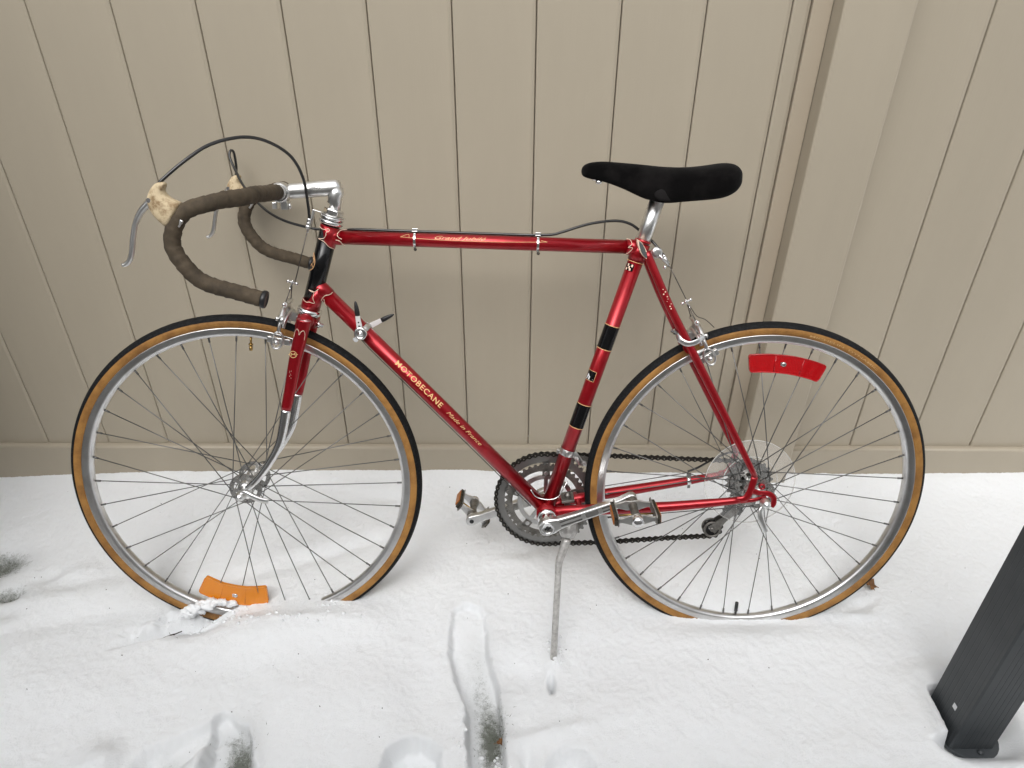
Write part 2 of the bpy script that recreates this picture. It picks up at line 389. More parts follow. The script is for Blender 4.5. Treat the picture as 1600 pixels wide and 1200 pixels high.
def build_snow():
    xs = np.concatenate([-1.55-np.geomspace(.02, 9, 26)[::-1], np.arange(-1.55, 1.5501, .0032), 1.55+np.geomspace(.02, 9, 26)])
    ys = np.concatenate([-.93-np.geomspace(.02, 12, 28)[::-1], np.arange(-.93, .0301, .0032), .03+np.geomspace(.02, 6, 16)])
    X, Y = np.meshgrid(xs, ys, indexing='xy'); H = height(X, Y); T = np.clip(thin(X, Y), 0, 1)
    nx, ny = len(xs), len(ys); me = bpy.data.meshes.new('snow')
    co = np.stack([X, Y, H], -1).reshape(-1, 3).astype(np.float32)
    i = np.arange((ny-1)*(nx-1)); r_, c_ = i//(nx-1), i % (nx-1); a = r_*nx+c_
    q = np.stack([a, a+1, a+nx+1, a+nx], -1).reshape(-1).astype(np.int32)
    me.vertices.add(nx*ny); me.vertices.foreach_set('co', co.reshape(-1)); me.loops.add(len(q)); me.loops.foreach_set('vertex_index', q)
    me.polygons.add(len(i)); me.polygons.foreach_set('loop_start', (np.arange(len(i))*4).astype(np.int32))
    me.polygons.foreach_set('use_smooth', np.ones(len(i), bool)); me.update(calc_edges=True)
    at = me.attributes.new('thin', 'FLOAT', 'POINT'); at.data.foreach_set('value', T.reshape(-1).astype(np.float32))
    me.materials.append(M['snow']); o = link('snow_ground', me, kind='structure')
    return o
build_snow()
def hz(x, y): return float(height(np.array([[x]]), np.array([[y]]))[0, 0])

# ------------------------------------------------------------------ fence
fence = bpy.data.objects.new('vinyl_fence', None); sc.collection.objects.link(fence); fence.location = (0, 0, -.05)
top(fence, 'tall taupe vinyl privacy fence of vertical boards behind the bicycle', 'fence')
FZ = Matrix.Translation((0, 0, .05))
SP = .159; X0 = -.9101; ZB, ZT = .139, 1.74
def plank_mesh(wd):
    mb = MB(); h = wd/2-.0007; c = .0045
    prof = [(-h, .020), (-h, .0035), (-h+.0010, .0010), (-h+c, 0), (h-c-.003, 0), (h-.0012, .0022), (h, .0045), (h, .020)]
    base = len(mb.v)
    for z in (ZB+.0005, ZT):
        for (x, y) in prof: mb.v.append(V((x, y, z)))
    n = len(prof)
    for i in range(n): mb.face((i, (i+1) % n, n+(i+1) % n, n+i), False)
    mb.face(list(range(n))[::-1], False); mb.face(list(range(n, 2*n)), False)
    return mb.mesh('plank', M['vinyl'])
meshes = {}
def plank(xl, xr):
    k = round(xr-xl, 4)
    if k not in meshes: meshes[k] = plank_mesh(k)
    link('plank', meshes[k], fence, Matrix.Translation(((xl+xr)/2, 0, .05)))
PXL, PXR = .594, .7265
for k in range(-9, 9): plank(X0+k*SP, X0+(k+1)*SP)
plank(X0+9*SP, .5555)
plank(PXR+.001, .8982)
for k in range(7): plank(.8982+k*SP, .8982+(k+1)*SP)
mb = MB(); mb.box((-.9, .030, .95), (3.1, .003, 1.6)); mb.box((1.4, .030, .95), (1.3, .003, 1.6))
link('backing', mb.mesh('backing', M['vinyl']), fence, FZ)
def rail(xa, xb, z0, z1, y0=-.0155, y1=.034):
    mb = MB(); c = .006
    prof = [(y0, z0), (y0, z1-c), (y0+.0018, z1-.0022), (y0+c, z1), (y1, z1), (y1, z0)]
    for x in (xa, xb):
        for (y, z) in prof: mb.v.append(V((x, y, z)))
    n = len(prof)
    for i in range(n): mb.face((i, (i+1) % n, n+(i+1) % n, n+i), i in (1, 2))
    mb.face(list(range(n)), False); mb.face(list(range(n, 2*n)), False)
    link('rail', mb.mesh('rail', M['vinyl']), fence, FZ)
rail(-2.45, PXL-.001, -.03, ZB); rail(PXR+.001, 2.05, -.03, ZB)
rail(-2.45, PXL-.001, ZT-.02, ZT+.10); rail(PXR+.001, 2.05, ZT-.02, ZT+.10)
# U channel beside the post
mb = MB(); cx0, cx1 = .5560, PXL-.0008
for x0_, x1_, yy in ((cx0, cx1, -.0050),): mb.box(((x0_+x1_)/2, (yy+.018)/2, .94), (x1_-x0_, .018-yy, 1.60))
link('channel', mb.mesh('channel', M['vinyl_pink']), fence, FZ, bevel=.0012)
mb = MB(); mb.box(((PXL+PXR)/2, .0115, .93), (PXR-PXL, .127, 1.98))
po = link('post', mb.mesh('post', M['vinyl']), fence, FZ, bevel=.004)
mb = MB(); mb.prism([(-.07, 0), (.07, 0), (.07, .015), (.0, .05), (-.07, .015)], -.07, .07)
link('cap', mb.mesh('cap', M['vinyl']), po, Matrix.Translation(((PXL+PXR)/2, .0115, 1.92)))

# unseen charcoal block, added left of view to shade the fence's lower left
shade_block = bpy.data.objects.new('unseen_shade_block', None); sc.collection.objects.link(shade_block); shade_block.location = (-2.3, -.46, 0)
top(shade_block, 'unseen charcoal block added at the left end to shade the fence', 'shade_block')
mb = MB(); mb.box((0, 0, 1.05), (1.66, .84, 2.1)); link('wall', mb.mesh('wall', M['post']), shade_block)
cb = MB(); cb.box((.8360, 0, 0), (.010, .112, 2.08)); cbm = cb.mesh('siding_board', M['post'])
for k in range(7): link('siding_board', cbm, shade_block, Matrix.Translation((0, -.36+.12*k, 1.05)))
mb = MB(); mb.prism([(-.98, 2.11), (.86, 2.11), (.86, 2.16), (0, 2.5), (-.98, 2.16)], -.50, .44); link('roof', mb.mesh('roof', M['siding']), shade_block)
# unseen dark slabs added to cut the snow's bounce onto the fence
M['added_paver'] = mat('bounce_cut_paver', (.10, .095, .09), .6)
noise_mix(M['added_paver'], (.12, .118, .112), (.24, .235, .22), 12, .35, .65)
pv = MB(); pv.box((0, 0, 0), (.295, .295, .05)); pvm = pv.mesh('added_paver', M['added_paver'])
mb = MB(); mb.box((-.6, -1.90, .035), (9, 1.56, .06)); pav = link('added_paving', mb.mesh('added_paving', M['added_paver']), kind='structure')
for i in range(20):
    for j in range(5): link('added_paver', pvm, pav, Matrix.Translation((-3.6+.3*i, -1.27-.3*j, .052+.002*((i*7+j*3) % 3))))
# unseen wall added behind the camera to block low sky and darken reflections
added_wall = bpy.data.objects.new('added_wall', None); sc.collection.objects.link(added_wall); added_wall.location = (-.6, -2.7, 0)
top(added_wall, 'unseen grey lap sided wall added behind the camera to block low sky', 'added_wall')
mb = MB(); mb.box((0, -.03, 1.2), (9, .04, 2.6)); link('wall', mb.mesh('wall', M['siding']), added_wall)
lap = MB(); lap.prism([(-4.5, 0), (4.5, 0), (4.5, .17), (-4.5, .17)], -.012, .0); lm_ = lap.mesh('siding_board', M['siding'])
for k in range(15): link('siding_board', lm_, added_wall, Matrix.Translation((0, .004, .02+.165*k)) @ Matrix.Rotation(R(-3), 4, 'X'))
# ------------------------------------------------------------------ charcoal post, lower right
mp_ = bpy.data.objects.new('metal_post', None); sc.collection.objects.link(mp_); mp_.location = (.8530, -.7015, 0)
top(mp_, 'charcoal square ribbed metal post standing in the snow at the lower right', 'post')
mb = MB(); hw, hd = .0410, .0445; prof = []
def ribs(a, b_, n):     # shallow flutes on one face
    out = []
    for i in range(n):
        t0 = i/n
        for t, d in ((.0, 0), (.80, 0), (.86, .0004), (.94, .0004)): out.append((a+(b_-a)*(t0+t/n), d))
    return out
RD = .0003
rx = [(-hw+.003, -hd)]+[(x, -hd+d) for x, d in ribs(-hw+.008, hw-.008, 7)]+[(hw-.003, -hd), (hw, -hd+.003)]
ry = [(hw-d, y) for y, d in ribs(-hd+.008, hd-.008, 7)]+[(hw, hd-.003), (hw-.003, hd)]
rb_ = [(-hw+.003, hd), (-hw, hd-.003)]+[(-hw+d, -y) for y, d in ribs(-hd+.008, hd-.008, 7)]+[(-hw, -hd+.003)]
poly = rx+ry+rb_
b0 = len(mb.v)
for z in (.008, 2.2):
    for (x, y) in poly: mb.v.append(V((x, y, z)))
n = len(poly)
for i in range(n): mb.face((i, (i+1) % n, n+(i+1) % n, n+i), False)
mb.face(list(range(n))[::-1], False); mb.face(list(range(n, 2*n)), False)
link('shaft', mb.mesh('shaft', M['post']), mp_)
mb = MB(); mb.prism([(x, y) for x, y in rounded([(-.050, -.064), (.062, -.064), (.062, .058), (-.050, .058)], it=3)], 0, .008, frame=lambda x, y, z: V((x, z, y-.001)))
link('base_plate', mb.mesh('base_plate', M['post']), mp_, bevel=.001)
for bx in (.012,):
    mb = MB(); mb.lathe([(.0055, .0), (.0055, .003), (.003, .0055), (0, .006)], (bx, -.0515, .007), (0, 0, 1), 6)
    link('bolt', mb.mesh('bolt', M['post']), mp_)
mb = MB(); mb.box((-hw-.0004, -.012, .088), (.0008, .009, .011)); link('sticker', mb.mesh('sticker', M['white']), mp_)

# ------------------------------------------------------------------ bicycle frame of reference
# local axes: x to the rear of the bicycle, y to its right side (towards the fence), z up the leaning frame; origin at the rear hub
RB = Matrix(((1.0, .0095, .0026), (-.0099, .9646, .2637), (0, -.2637, .9646))).to_4x4()
CR = V((.4911, -.3891, .3318)); BASE = V((-.50, 0, -.343))
bike = bpy.data.objects.new('bicycle', None); sc.collection.objects.link(bike)
bike.matrix_world = Matrix.Translation(CR) @ RB @ Matrix.Translation(BASE)
top(bike, 'red ten speed road bicycle with brown taped drop handlebars leaning back on the fence', 'bicycle')
TF = Matrix.Translation(-BASE)
AX = V((.304, 0, .9527)).normalized(); AP = V((-.8478, 0, .44))
TS = TF @ Matrix.Translation(AP) @ Matrix.Rotation(.0630, 4, AX) @ Matrix.Translation(-AP)
I4 = Matrix.Identity(4)
def F(name, mb, m, parent=None, mw=None, **kw):       # part in the bike frame
    return link(name, mb.mesh(name, m), bike if parent is None else parent, TF if (parent is None and mw is None) else (mw or I4), **kw)
def S(name, mb, m, parent=None, **kw):                # part that turns with the handlebar
    return link(name, mb.mesh(name, m), bike if parent is None else parent, TS if parent is None else I4, **kw)
BBp = V((-.419, 0, -.057))
TT = (V((-.8318, 0, .4925)), V((-.258, 0, .478)), .0127); DT = (V((-.8590, 0, .405)), BBp, .0143)
ST = (BBp, V((-.2555, 0, .484)), .0143); HT = (V((-.87334, 0, .35997)), V((-.82388, 0, .51498)), .0165)
def cyl(T, t, ph, lift=.0):
    A, B, r = T; d = (B-A).normalized(); e1 = V((0, -1, 0)); e2 = d.cross(e1)
    if e2.z < 0: e2 = -e2
    return A+d*t+(e1*math.cos(R(ph))+e2*math.sin(R(ph)))*(r+lift)
def stripe(mb, T, pts, r=.0006, lift=.0001, per=6):
    P = catmull([(t, ph, 0) for t, ph in pts], per)
    mb.tube([cyl(T, p.x, p.y, lift) for p in P], r, 5)
def text_mesh(s, size, shear=0, bold=0., space=1.):
    cu = bpy.data.curves.new('lettering', 'FONT'); cu.body = s; cu.size = size; cu.shear = shear; cu.offset = bold*size; cu.space_character = space
    cu.resolution_u = 3
    o = bpy.data.objects.new('t', cu); sc.collection.objects.link(o); bpy.context.view_layer.update()
    me = bpy.data.meshes.new_from_object(o.evaluated_get(bpy.context.evaluated_depsgraph_get())); bpy.data.objects.remove(o)
    return me
def text_on_tube(name, s, T, t0, t1, ph, hgt, m, flip=False, shear=0, bold=0, parent=None, space=1., lift=.00035):
    me = text_mesh(s, 1.0, shear, bold, space)
    import bmesh
    bm = bmesh.new(); bm.from_mesh(me)
    bmesh.ops.triangulate(bm, faces=bm.faces)
    for _ in range(4):
        le = [e for e in bm.edges if e.calc_length() > .14]
        if not le: break
        bmesh.ops.subdivide_edges(bm, edges=le, cuts=1); bmesh.ops.triangulate(bm, faces=[f for f in bm.faces if len(f.verts) > 3])
    xs = [v.co.x for v in bm.verts]; ys = [v.co.y for v in bm.verts]; x0, x1, y0, y1 = min(xs), max(xs), min(ys), max(ys)
    A, B, r = T
    for v in bm.verts:
        u = (v.co.x-x0)/(x1-x0); h = ((v.co.y-y0)/(y1-y0)-.5)*hgt
        v.co = cyl(T, t0+(t1-t0)*u, ph+math.degrees(h/r), lift)
    bm.to_mesh(me); bm.free(); me.materials.clear(); me.materials.append(m)
    return link(name, me, parent if parent else bike, I4 if parent else TF)
# ------------------------------------------------------------------ frame tubes
tt = F('top_tube', MB().tube([TT[0]-V((.005, 0, 0)), TT[1]], .0127, 24), M['red'])
dt = F('down_tube', MB().tube([DT[0], DT[1]], .0143, 24), M['red'])
st_ = F('seat_tube', MB().tube([ST[0], ST[1]], .0143, 24), M['red'])
ht = F('head_tube', MB().tube([HT[0], HT[1]], .0165, 28), M['black_paint'])
def sleeve(name, T, tfun, tend, parent, lift=.0014, n=48, m='red', flare=0):
    mb = MB(); A, B, r = T; d = (B-A).normalized(); rows = []
    for j in range(n):
        ph = 360*j/n; q = ph if ph <= 180 else ph-360
        s_ = abs(q) if abs(q) <= 90 else 180-abs(q); sgn = 1 if q >= 0 else -1
        te = tfun(sgn*s_)        # mirrored to the far side
        rows.append([cyl(T, te, ph, 0), cyl(T, te, ph, lift), cyl(T, (te+tend)/2, ph, lift), cyl(T, tend, ph, lift), cyl(T, tend, ph, 0)])
    b0 = len(mb.v)
    for rw in rows: mb.v += rw
    for j in range(n):
        for i in range(4): mb.face((b0+j*5+i, b0+((j+1) % n)*5+i, b0+((j+1) % n)*5+i+1, b0+j*5+i+1), i in (1, 2))
    return F(name, mb, M[m], parent)
def interp(tab):
    tab = sorted(tab)
    def f(q):
        if q <= tab[0][0]: return tab[0][1]
        for (a_, b_), (c_, d_) in zip(tab, tab[1:]):
            if q <= c_: return b_+(d_-b_)*(q-a_)/(c_-a_)
        return tab[-1][1]
    return f
# head lugs (outline by angle round the head tube) and their pinstripes
sleeve('lug', HT, interp([(90, .1555), (76, .1547), (40, .1535), (24, .150), (8, .1385), (1, .1319), (-31, .1254), (-68, .1227), (-90, .122)]), .1600, ht)
sleeve('lug', HT, interp([(90, .016), (56, .016), (22, .0150), (4, .020), (-10, .036), (-40, .0465), (-68, .052), (-90, .054)]), -.002, ht)
def stripes(parent, m, lst):
    for T, pts, r_, lift in lst:
        pin = MB(); stripe(pin, T, pts, r_, lift); F('pinstripe', pin, M[m], parent)
stripes(ht, 'cream', [(HT, [(.1547, 76), (.1526, 23), (.1564, -6), (.1531, -13), (.1488, 1), (.1439, 0), (.1371, 9), (.1336, 40), (.1319, 1), (.1254, -31), (.1227, -68)], .0006, .0016),
    (HT, [(.0160, 56), (.0135, 21), (.0154, 2), (.0158, -28), (.0243, -13), (.0364, -10), (.0373, 22), (.0364, -10), (.0465, -40), (.052, -68)], .0006, .0016)])
pin = MB(); stripe(pin, HT, [(.1040, 84), (.1000, 52), (.0901, 30), (.0785, 34), (.072, 58), (.070, 84)], .0008, .0004)
bd = F('badge', pin, M['gold'], ht)
for l_ in ([(.098, 80), (.094, 48), (.086, 44)], [(.080, 40), (.084, 60), (.078, 80)]):
    pin = MB(); stripe(pin, HT, l_, .0006, .0004); F('badge_line', pin, M['gold'], ht)
sleeve('lug', TT, lambda q: .026 if abs(q) > 12 else .020, -.002, tt, .0013)
sleeve('lug', TT, lambda q: .548 if abs(q) > 12 else .556, .574, tt, .0013)
sleeve('lug', DT, lambda q: .030 if abs(q) > 12 else .024, -.002, dt, .0013)
sleeve('lug', ST, lambda q: .534, .566, st_, .0016)
stripes(tt, 'cream', [(TT, [(.0367, 92), (.0272, 70), (.0227, 36), (.0221, 18), (.025, 2), (.0302, -7)], .0006, .0016), (TT, [(.0189, -14), (.0264, -26), (.0327, -78)], .0006, .0016),
    (TT, [(.5477, 92), (.5527, 77), (.5559, 42), (.5558, 22), (.5499, 1), (.5577, -5), (.5458, -70)], .0006, .0016)])
stripes(dt, 'cream', [(DT, [(.0280, -62), (.0265, 1), (.0310, 30), (.0318, 60)], .0006, .0016), (DT, [(.0300, -20), (.0350, -40), (.0431, -71)], .0006, .0016)])
# lettering
text_on_tube('lettering', 'MOTOBECANE', DT, .2065, .3290, 24, .0106, M['letter'], bold=.010, parent=dt, space=1.15)
text_on_tube('lettering', 'Made in France', DT, .3445, .4400, 24, .0068, M['gold'], shear=.45, bold=.0, parent=dt)
text_on_tube('lettering', 'Grand Jubil\u00e9', TT, .1985, .2925, 26, .0085, M['gold'], shear=.5, bold=.0, parent=tt)
pin = MB()
stripe(pin, TT, [(.1360, 26), (.2, 12), (.3, 9), (.4028, 22)], .0005, .0001, 12); stripe(pin, TT, [(.1360, 26), (.150, 52), (.152, 20)], .0005); stripe(pin, TT, [(.4028, 22), (.392, 34)], .0005)
F('arrow_line', pin, M['gold'], tt)
# seat tube bands
def band(mb, T, t0, t1, lift=.0004, n=24, p0=0, p1=360, slope=0):
    A, B, r = T; b0 = len(mb.v); full = p1-p0 == 360; k = n if full else n+1
    for i in range(k):
        ph = p0+(p1-p0)*i/n
        for t in (t0, t1): mb.v.append(cyl(T, t, ph, lift))
    for i in range(n): mb.face((b0+2*i, b0+2*((i+1) % k), b0+2*((i+1) % k)+1, b0+2*i+1))
    return mb
mb = MB(); band(mb, ST, .3590, .4065); F('painted_band', mb, M['black_paint'], st_)
mb = MB(); band(mb, ST, .1925, .2425); F('painted_band', mb, M['black_paint'], st_)
mb = MB(); band(mb, ST, .2925, .3125, p0=2, p1=80, n=8); F('painted_panel', mb, M['black_paint'], st_)
pin = MB()
for t in (.3590, .4065, .1925, .2425): band(pin, ST, t-.0007, t+.0007, .0006)
for t in (.2925, .3125): stripe(pin, ST, [(t, 2), (t, 40), (t, 80)], .0005, .0003)
stripe(pin, ST, [(.2925, 2), (.3125, 2)], .0005, .0003)
band(pin, ST, .5310, .5320, .0019)
F('pinstripe', pin, M['gold'], st_)
mb = MB(); b0 = 0; mb.v += [cyl(ST, .2965, 12, .0007), cyl(ST, .2940, 45, .0007), cyl(ST, .2945, 72, .0007), cyl(ST, .3055, 66, .0007), cyl(ST, .3010, 45, .0007)]; mb.face((0, 1, 2, 3, 4), False)
F('white_mark', mb, M['white'], st_)
mb = MB(); band(mb, ST, .5135, .5265, .0005, p0=8, p1=75, n=6); F('decal', mb, M['black_paint'], st_)
mb = MB()
for (ta, pa) in ((.5235, 22), (.5235, 52), (.5160, 30), (.5160, 60), (.5195, 40)): band(mb, ST, ta-.0022, ta+.0022, .0009, p0=pa-6, p1=pa+6, n=2)
F('decal_mark', mb, M['cream'], st_)
# bottom bracket, stays, dropouts
bb = F('bottom_bracket', MB().tube([BBp+V((0, -.034, 0)), BBp+V((0, .034, 0))], .0205, 28), M['red'])
mb = MB(); mb.lathe([(.0190, 0), (.0195, .002), (.0195, .006), (.014, .0075), (.008, .0075)], BBp+V((0, -.034, 0)), (0, -1, 0), 24)
F('bearing_cup', mb, M['chrome'], bb)
# cable guide wire over the bottom bracket
mb = MB(); mb.tube(catmull([(-.452, -.017, -.004), (-.440, -.017, -.020), (-.418, -.019, -.0245), (-.398, -.018, -.020), (-.386, -.014, -.002), (-.378, -.008, .012)], 6), .0013, 6)
F('cable_guide', mb, M['chrome'], bb)
for s in (-1, 1):
    p = [(-.2497, s*.020, .4720), (-.2300, s*.025, .430), (-.2018, s*.0300, .3731), (-.150, s*.041, .280), (-.0666, s*.055, .1326), (-.0210, s*.061, .0500)]
    ss = F('seat_stay', MB().tube(catmull(p, 5), [.0078]*16+[.0078-.0022*i/9 for i in range(10)], 14), M['red'])
    p = [(-.405, s*.015, -.054), (-.3537, s*.0255, -.0440), (-.21, s*.045, -.0265), (-.11, s*.054, -.012), (-.0450, s*.060, -.0010)]
    cs = F('chain_stay', MB().tube(catmull(p, 5), [.0112]*8+[.0112-.0042*i/12 for i in range(13)], 16, flat=(.9, 1)), M['red'])
    if s < 0:
        capf = lambda x, y, z: V((x, y, z))
        lf = catmull([(-.2690, 0, .4955), (-.2600, 0, .4885), (-.2515, 0, .4755), (-.2468, 0, .4640), (-.2495, 0, .4600), (-.2560, 0, .4650), (-.2625, 0, .4740), (-.2672, 0, .4860)], 4)
        c_ = [(p.x, p.z) for p in lf]
        cm = (sum(p[0] for p in c_)/len(c_), sum(p[1] for p in c_)/len(c_))
        F('stay_cap', MB().prism(c_, -.0275, -.012), M['cream'], ss, bevel=.0006)
        F('cap_inlay', MB().prism([(cm[0]+(x-cm[0])*.74, cm[1]+(z-cm[1])*.86) for x, z in c_], -.0283, -.0270), M['grey_paint'], ss)
        mb = MB(); 
        for i in range(9):
            t = .3+.5*i/9; q = V((-.2300, -.0335, .430)).lerp(V((-.190, -.0405, .352)), t); q.y += .0002; mb.box(q+V((.003*math.sin(i*2.3), 0, 0)), (.0022, .0004, .0014+.001*math.sin(i)))
        F('paint_chips', mb, M['cream'], ss, kind='stuff')
    # dropout plate with its slot and eyelet, drawn as two bars joined by a hooked end
    y0, y1 = s*.063-.0035, s*.063+.0035
    mb = MB()
    mb.tube(catmull([(-.052, s*.061, -.0005), (-.036, s*.063, .004), (-.0275, s*.063, .020), (-.0215, s*.0615, .050)], 5), [.0072]*10+[.0068]*6, 12, flat=(.5, 1), up=(0, 1, 0))
    mb.tube(catmull([(-.028, s*.063, .022), (-.010, s*.063, .0165), (.008, s*.063, .0150), (.0190, s*.063, .0060), (.0205, s*.063, -.0060), (.0165, s*.063, -.0125)], 6), [.0056]*31, 12, flat=(.45, 1), up=(0, 1, 0))
    mb.tube([(-.044, s*.063, -.0025), (-.020, s*.063, .0005), (.004, s*.063, .0085)], .0042, 10, flat=(.5, 1), up=(0, 1, 0))
    do = F('dropout', mb, M['red'])
    mb = MB(); mb.lathe([(.0030, .003), (.0062, .003), (.0062, -.003), (.0030, -.003)], (-.0060, s*.062, .0295), (0, 1, 0), 16, closed=True)
    F('eyelet', mb, M['red'], do)
mb = MB(); mb.tube([(-.1620, -.034, .292), (-.1620, .034, .292)], .006, 10); F('stay_bridge', mb, M['red'])
mb = MB(); mb.tube([(-.352, -.026, -.046), (-.352, .026, -.046)], .006, 10); F('stay_bridge', mb, M['red'])
# seat post and saddle
d_ = (ST[1]-ST[0]).normalized(); pt = ST[1]
sp_ = F('seat_post', MB().tube([pt-d_*.02, pt+d_*.092], .0134, 24), M['alloy'])
mb = MB(); mb.lathe([(.0134, 0), (.0150, .001), (.0150, .004), (.0134, .005)], pt+d_*.003, d_, 24); F('collar', mb, M['red'], sp_)
mb = MB(); mb.box(pt+d_*.094+V((.004, 0, 0)), (.030, .034, .014)); mb.tube([pt+d_*.092+V((.012, -.026, -.002)), pt+d_*.092+V((.012, .026, -.002))], .0055, 10)
mb.tube([pt+d_*.092+V((.030, -.022, .000)), pt+d_*.092+V((.030, .022, .000))], .0045, 10)
F('saddle_clamp', mb, M['chrome'], sp_, bevel=.002)
def saddle():
    # x, crest z, side-bottom z, half width
    st = [(-.3705, .6135, .6080, .004), (-.3680, .6200, .6010, .012), (-.3601, .6245, .5965, .0165), (-.3450, .6275, .5930, .019), (-.3253, .6276, .5890, .021), (-.305, .6260, .5815, .0235), (-.2850, .6245, .5735, .026), (-.2671, .6232, .5645, .030),
          (-.2500, .6215, .5570, .035), (-.2300, .6196, .5520, .042), (-.2120, .6188, .5530, .048), (-.1940, .6185, .5560, .056), (-.1700, .6198, .5580, .064), (-.1500, .6222, .5600, .070), (-.1320, .6252, .5625, .073),
          (-.1180, .6270, .5680, .072), (-.1070, .6255, .5750, .066), (-.0985, .6185, .5850, .052), (-.0945, .6080, .5950, .028), (-.0938, .603, .600, .006)]
    mb = MB(); n = 28; k = len(st)
    for (x, zt, zb, hw_) in st:
        for j in range(n):
            th = 2*math.pi*j/n; c, s = math.cos(th), math.sin(th)
            if s >= 0: y = hw_*math.copysign(abs(c)**.75, c); z = zb+(zt-zb)*(.60+.40*s**.9)
            else: y = hw_*math.copysign(abs(c)**.55, c)*(1+.10*min(1, -s*2)); z = zb+(zt-zb)*.60*(1-abs(s)**.8) if abs(c) > .34 else zb+(zt-zb)*(.30)
            mb.v.append(V((x, y, z)))
    for i in range(k-1):
        for j in range(n): mb.face((i*n+j, i*n+(j+1) % n, (i+1)*n+(j+1) % n, (i+1)*n+j))
    mb.face(list(range(n))[::-1]); mb.face([(k-1)*n+j for j in range(n)])
    o = F('saddle', mb, M['saddle'])
    md = o.modifiers.new('s', 'SUBSURF'); md.levels = 1; md.render_levels = 2
    mb = MB()
    for s in (-1, 1):
        mb.tube(catmull([(-.350, s*.004, .598), (-.325, s*.008, .596), (-.290, s*.016, .586), (-.250, s*.020, .570), (-.190, s*.022, .563), (-.150, s*.030, .576), (-.120, s*.036, .592)], 5), .0035, 8)
    F('saddle_rail', mb, M['chrome'], o)
    fl = MB(); fl.sphere((-.2230, -.0400, .5725), .023, 20, (1.0, .20, .50)); F('saddle_flap', fl, M['saddle_flap'], o)
    mb = MB(); mb.sphere((-.3400, -.010, .5925), .0055, 10, (1.2, 1, .8)); F('rivet', mb, M['chrome'], o)
saddle()

# ------------------------------------------------------------------ headset, stem, handlebar (steering group)
def axp(t): return AP+AX*t          # point on the steering axis;  AP is at t=0
t_top = (HT[1]-AP).dot(AX); t_bot = (HT[0]-AP).dot(AX)
mb = MB(); mb.lathe([(.0165, 0), (.0205, .001), (.0225, .004), (.0215, .0075), (.0185, .009)], axp(t_top), AX, 28); hs_ = S('headset_cup', mb, M['chrome'])
mb = MB(); mb.lathe([(.0170, .0095), (.0215, .010), (.0222, .0125), (.0210, .015), (.015, .0155)], axp(t_top), AX, 28); S('headset_race', mb, M['chrome'])
mb = MB(); mb.lathe([(.0150, .0175), (.0182, .0177), (.0182, .0275), (.0165, .0290), (.0125, .0290)], axp(t_top), AX, 6, smooth=False); S('locknut', mb, M['chrome'], bevel=.001)
mb = MB(); mb.lathe([(.0185, .0), (.0225, -.001), (.0232, -.006), (.0215, -.0105), (.0170, -.0125), (.0170, -.016)], axp(t_bot), AX, 28); S('headset_cup', mb, M['chrome'])
# brake cable hanger: plate on the headset with a bent stirrup
mb = MB(); P0 = axp(t_top+.0165); ex = V((-math.sin(R(72.3)), 0, math.cos(R(72.3))))   # forward, square to the axis
fr = lambda a_, b_, c_=0: P0+ex*a_+V((0, 1, 0))*b_+AX*c_
mb.lathe([(.0170, -.0009), (.0215, -.0009), (.0215, .0009), (.0170, .0009)], P0, AX, 24, closed=True)
mb.box(fr(.0275, 0, 0), (.0165, .014, .0018), (ex, V((0, 1, 0)), AX))
mb.box(fr(.0345, -.006, -.0165), (.0026, .0022, .034), (ex, V((0, 1, 0)), AX)); mb.box(fr(.0345, .006, -.0165), (.0026, .0022, .034), (ex, V((0, 1, 0)), AX))
mb.box(fr(.0370, 0, -.0320), (.0085, .0142, .0040), (ex, V((0, 1, 0)), AX))
hang = S('cable_hanger', mb, M['alloy'], bevel=.0005)
# stem
mb = MB(); q0 = axp(t_top+.020); q1 = V((-.8130, 0, .5600)); q2 = V((-.8060, 0, .5835))
mb.tube([q0, axp(t_top+.040), q1-AX*.004, q1+AX*.012, q1+AX*.0225], [.0115, .0115, .0130, .0138, .0100], 24, flat=(1, 1))
E0 = V((-.8085, 0, .5800)); E1 = V((-.8900, 0, .5735))
mb.tube([E0+V((.0075, 0, .0010)), E0, E0.lerp(E1, .45), E1, E1+V((-.006, 0, 0))], [.0100, .0142, .0138, .0134, .012], 20, flat=(.80, 1), up=(0, 1, 0))
mb.sphere(E0+V((-.006, 0, -.010)), .0125, 16, (1, .85, 1))
stem = S('stem', mb, M['alloy'])
CL = V((-.9080, 0, .5710))
mb = MB(); mb.lathe([(.0140, -.0150), (.0165, -.0142), (.0178, -.0110), (.0178, .0110), (.0165, .0142), (.0140, .0150)], CL, (0, 1, 0), 28, closed=True)
mb.box(CL+V((-.0115, 0, -.0225)), (.0085, .018, .0120)); mb.box(CL+V((.0055, 0, -.0225)), (.0125, .018, .0150))
S('bar_clamp', mb, M['alloy'], stem, bevel=.0015)
mb = MB(); mb.lathe([(.0055, 0), (.0055, .004), (.003, .0052)], CL+V((.0118, 0, -.0235)), (1, 0, .1), 14); S('clamp_bolt', mb, M['chrome'], stem)
# stamped oval on the stem
mb = MB(); c0 = E0.lerp(E1, .40)+V((0, -.01080, .0015))
ov = [c0+V((x, 0, z)) for x, z in rounded([(-.0105, -.0034), (.0105, -.0026), (.0105, .0042), (-.0105, .0034)], it=2)]
mb.tube(ov+[ov[0]], .0004, 5, caps=False); sto = S('stamp_outline', mb, M['dull'], stem)
me = text_mesh('PIVO', .0062, 0, .02)
for v in me.vertices: v.co = c0+V((-.0082, 0, -.0022))+V((v.co.x*1.02, -.0003, v.co.y+v.co.x*.08))
me.materials.clear(); me.materials.append(M['dark_steel']); link('stamp_lettering', me, stem, I4)
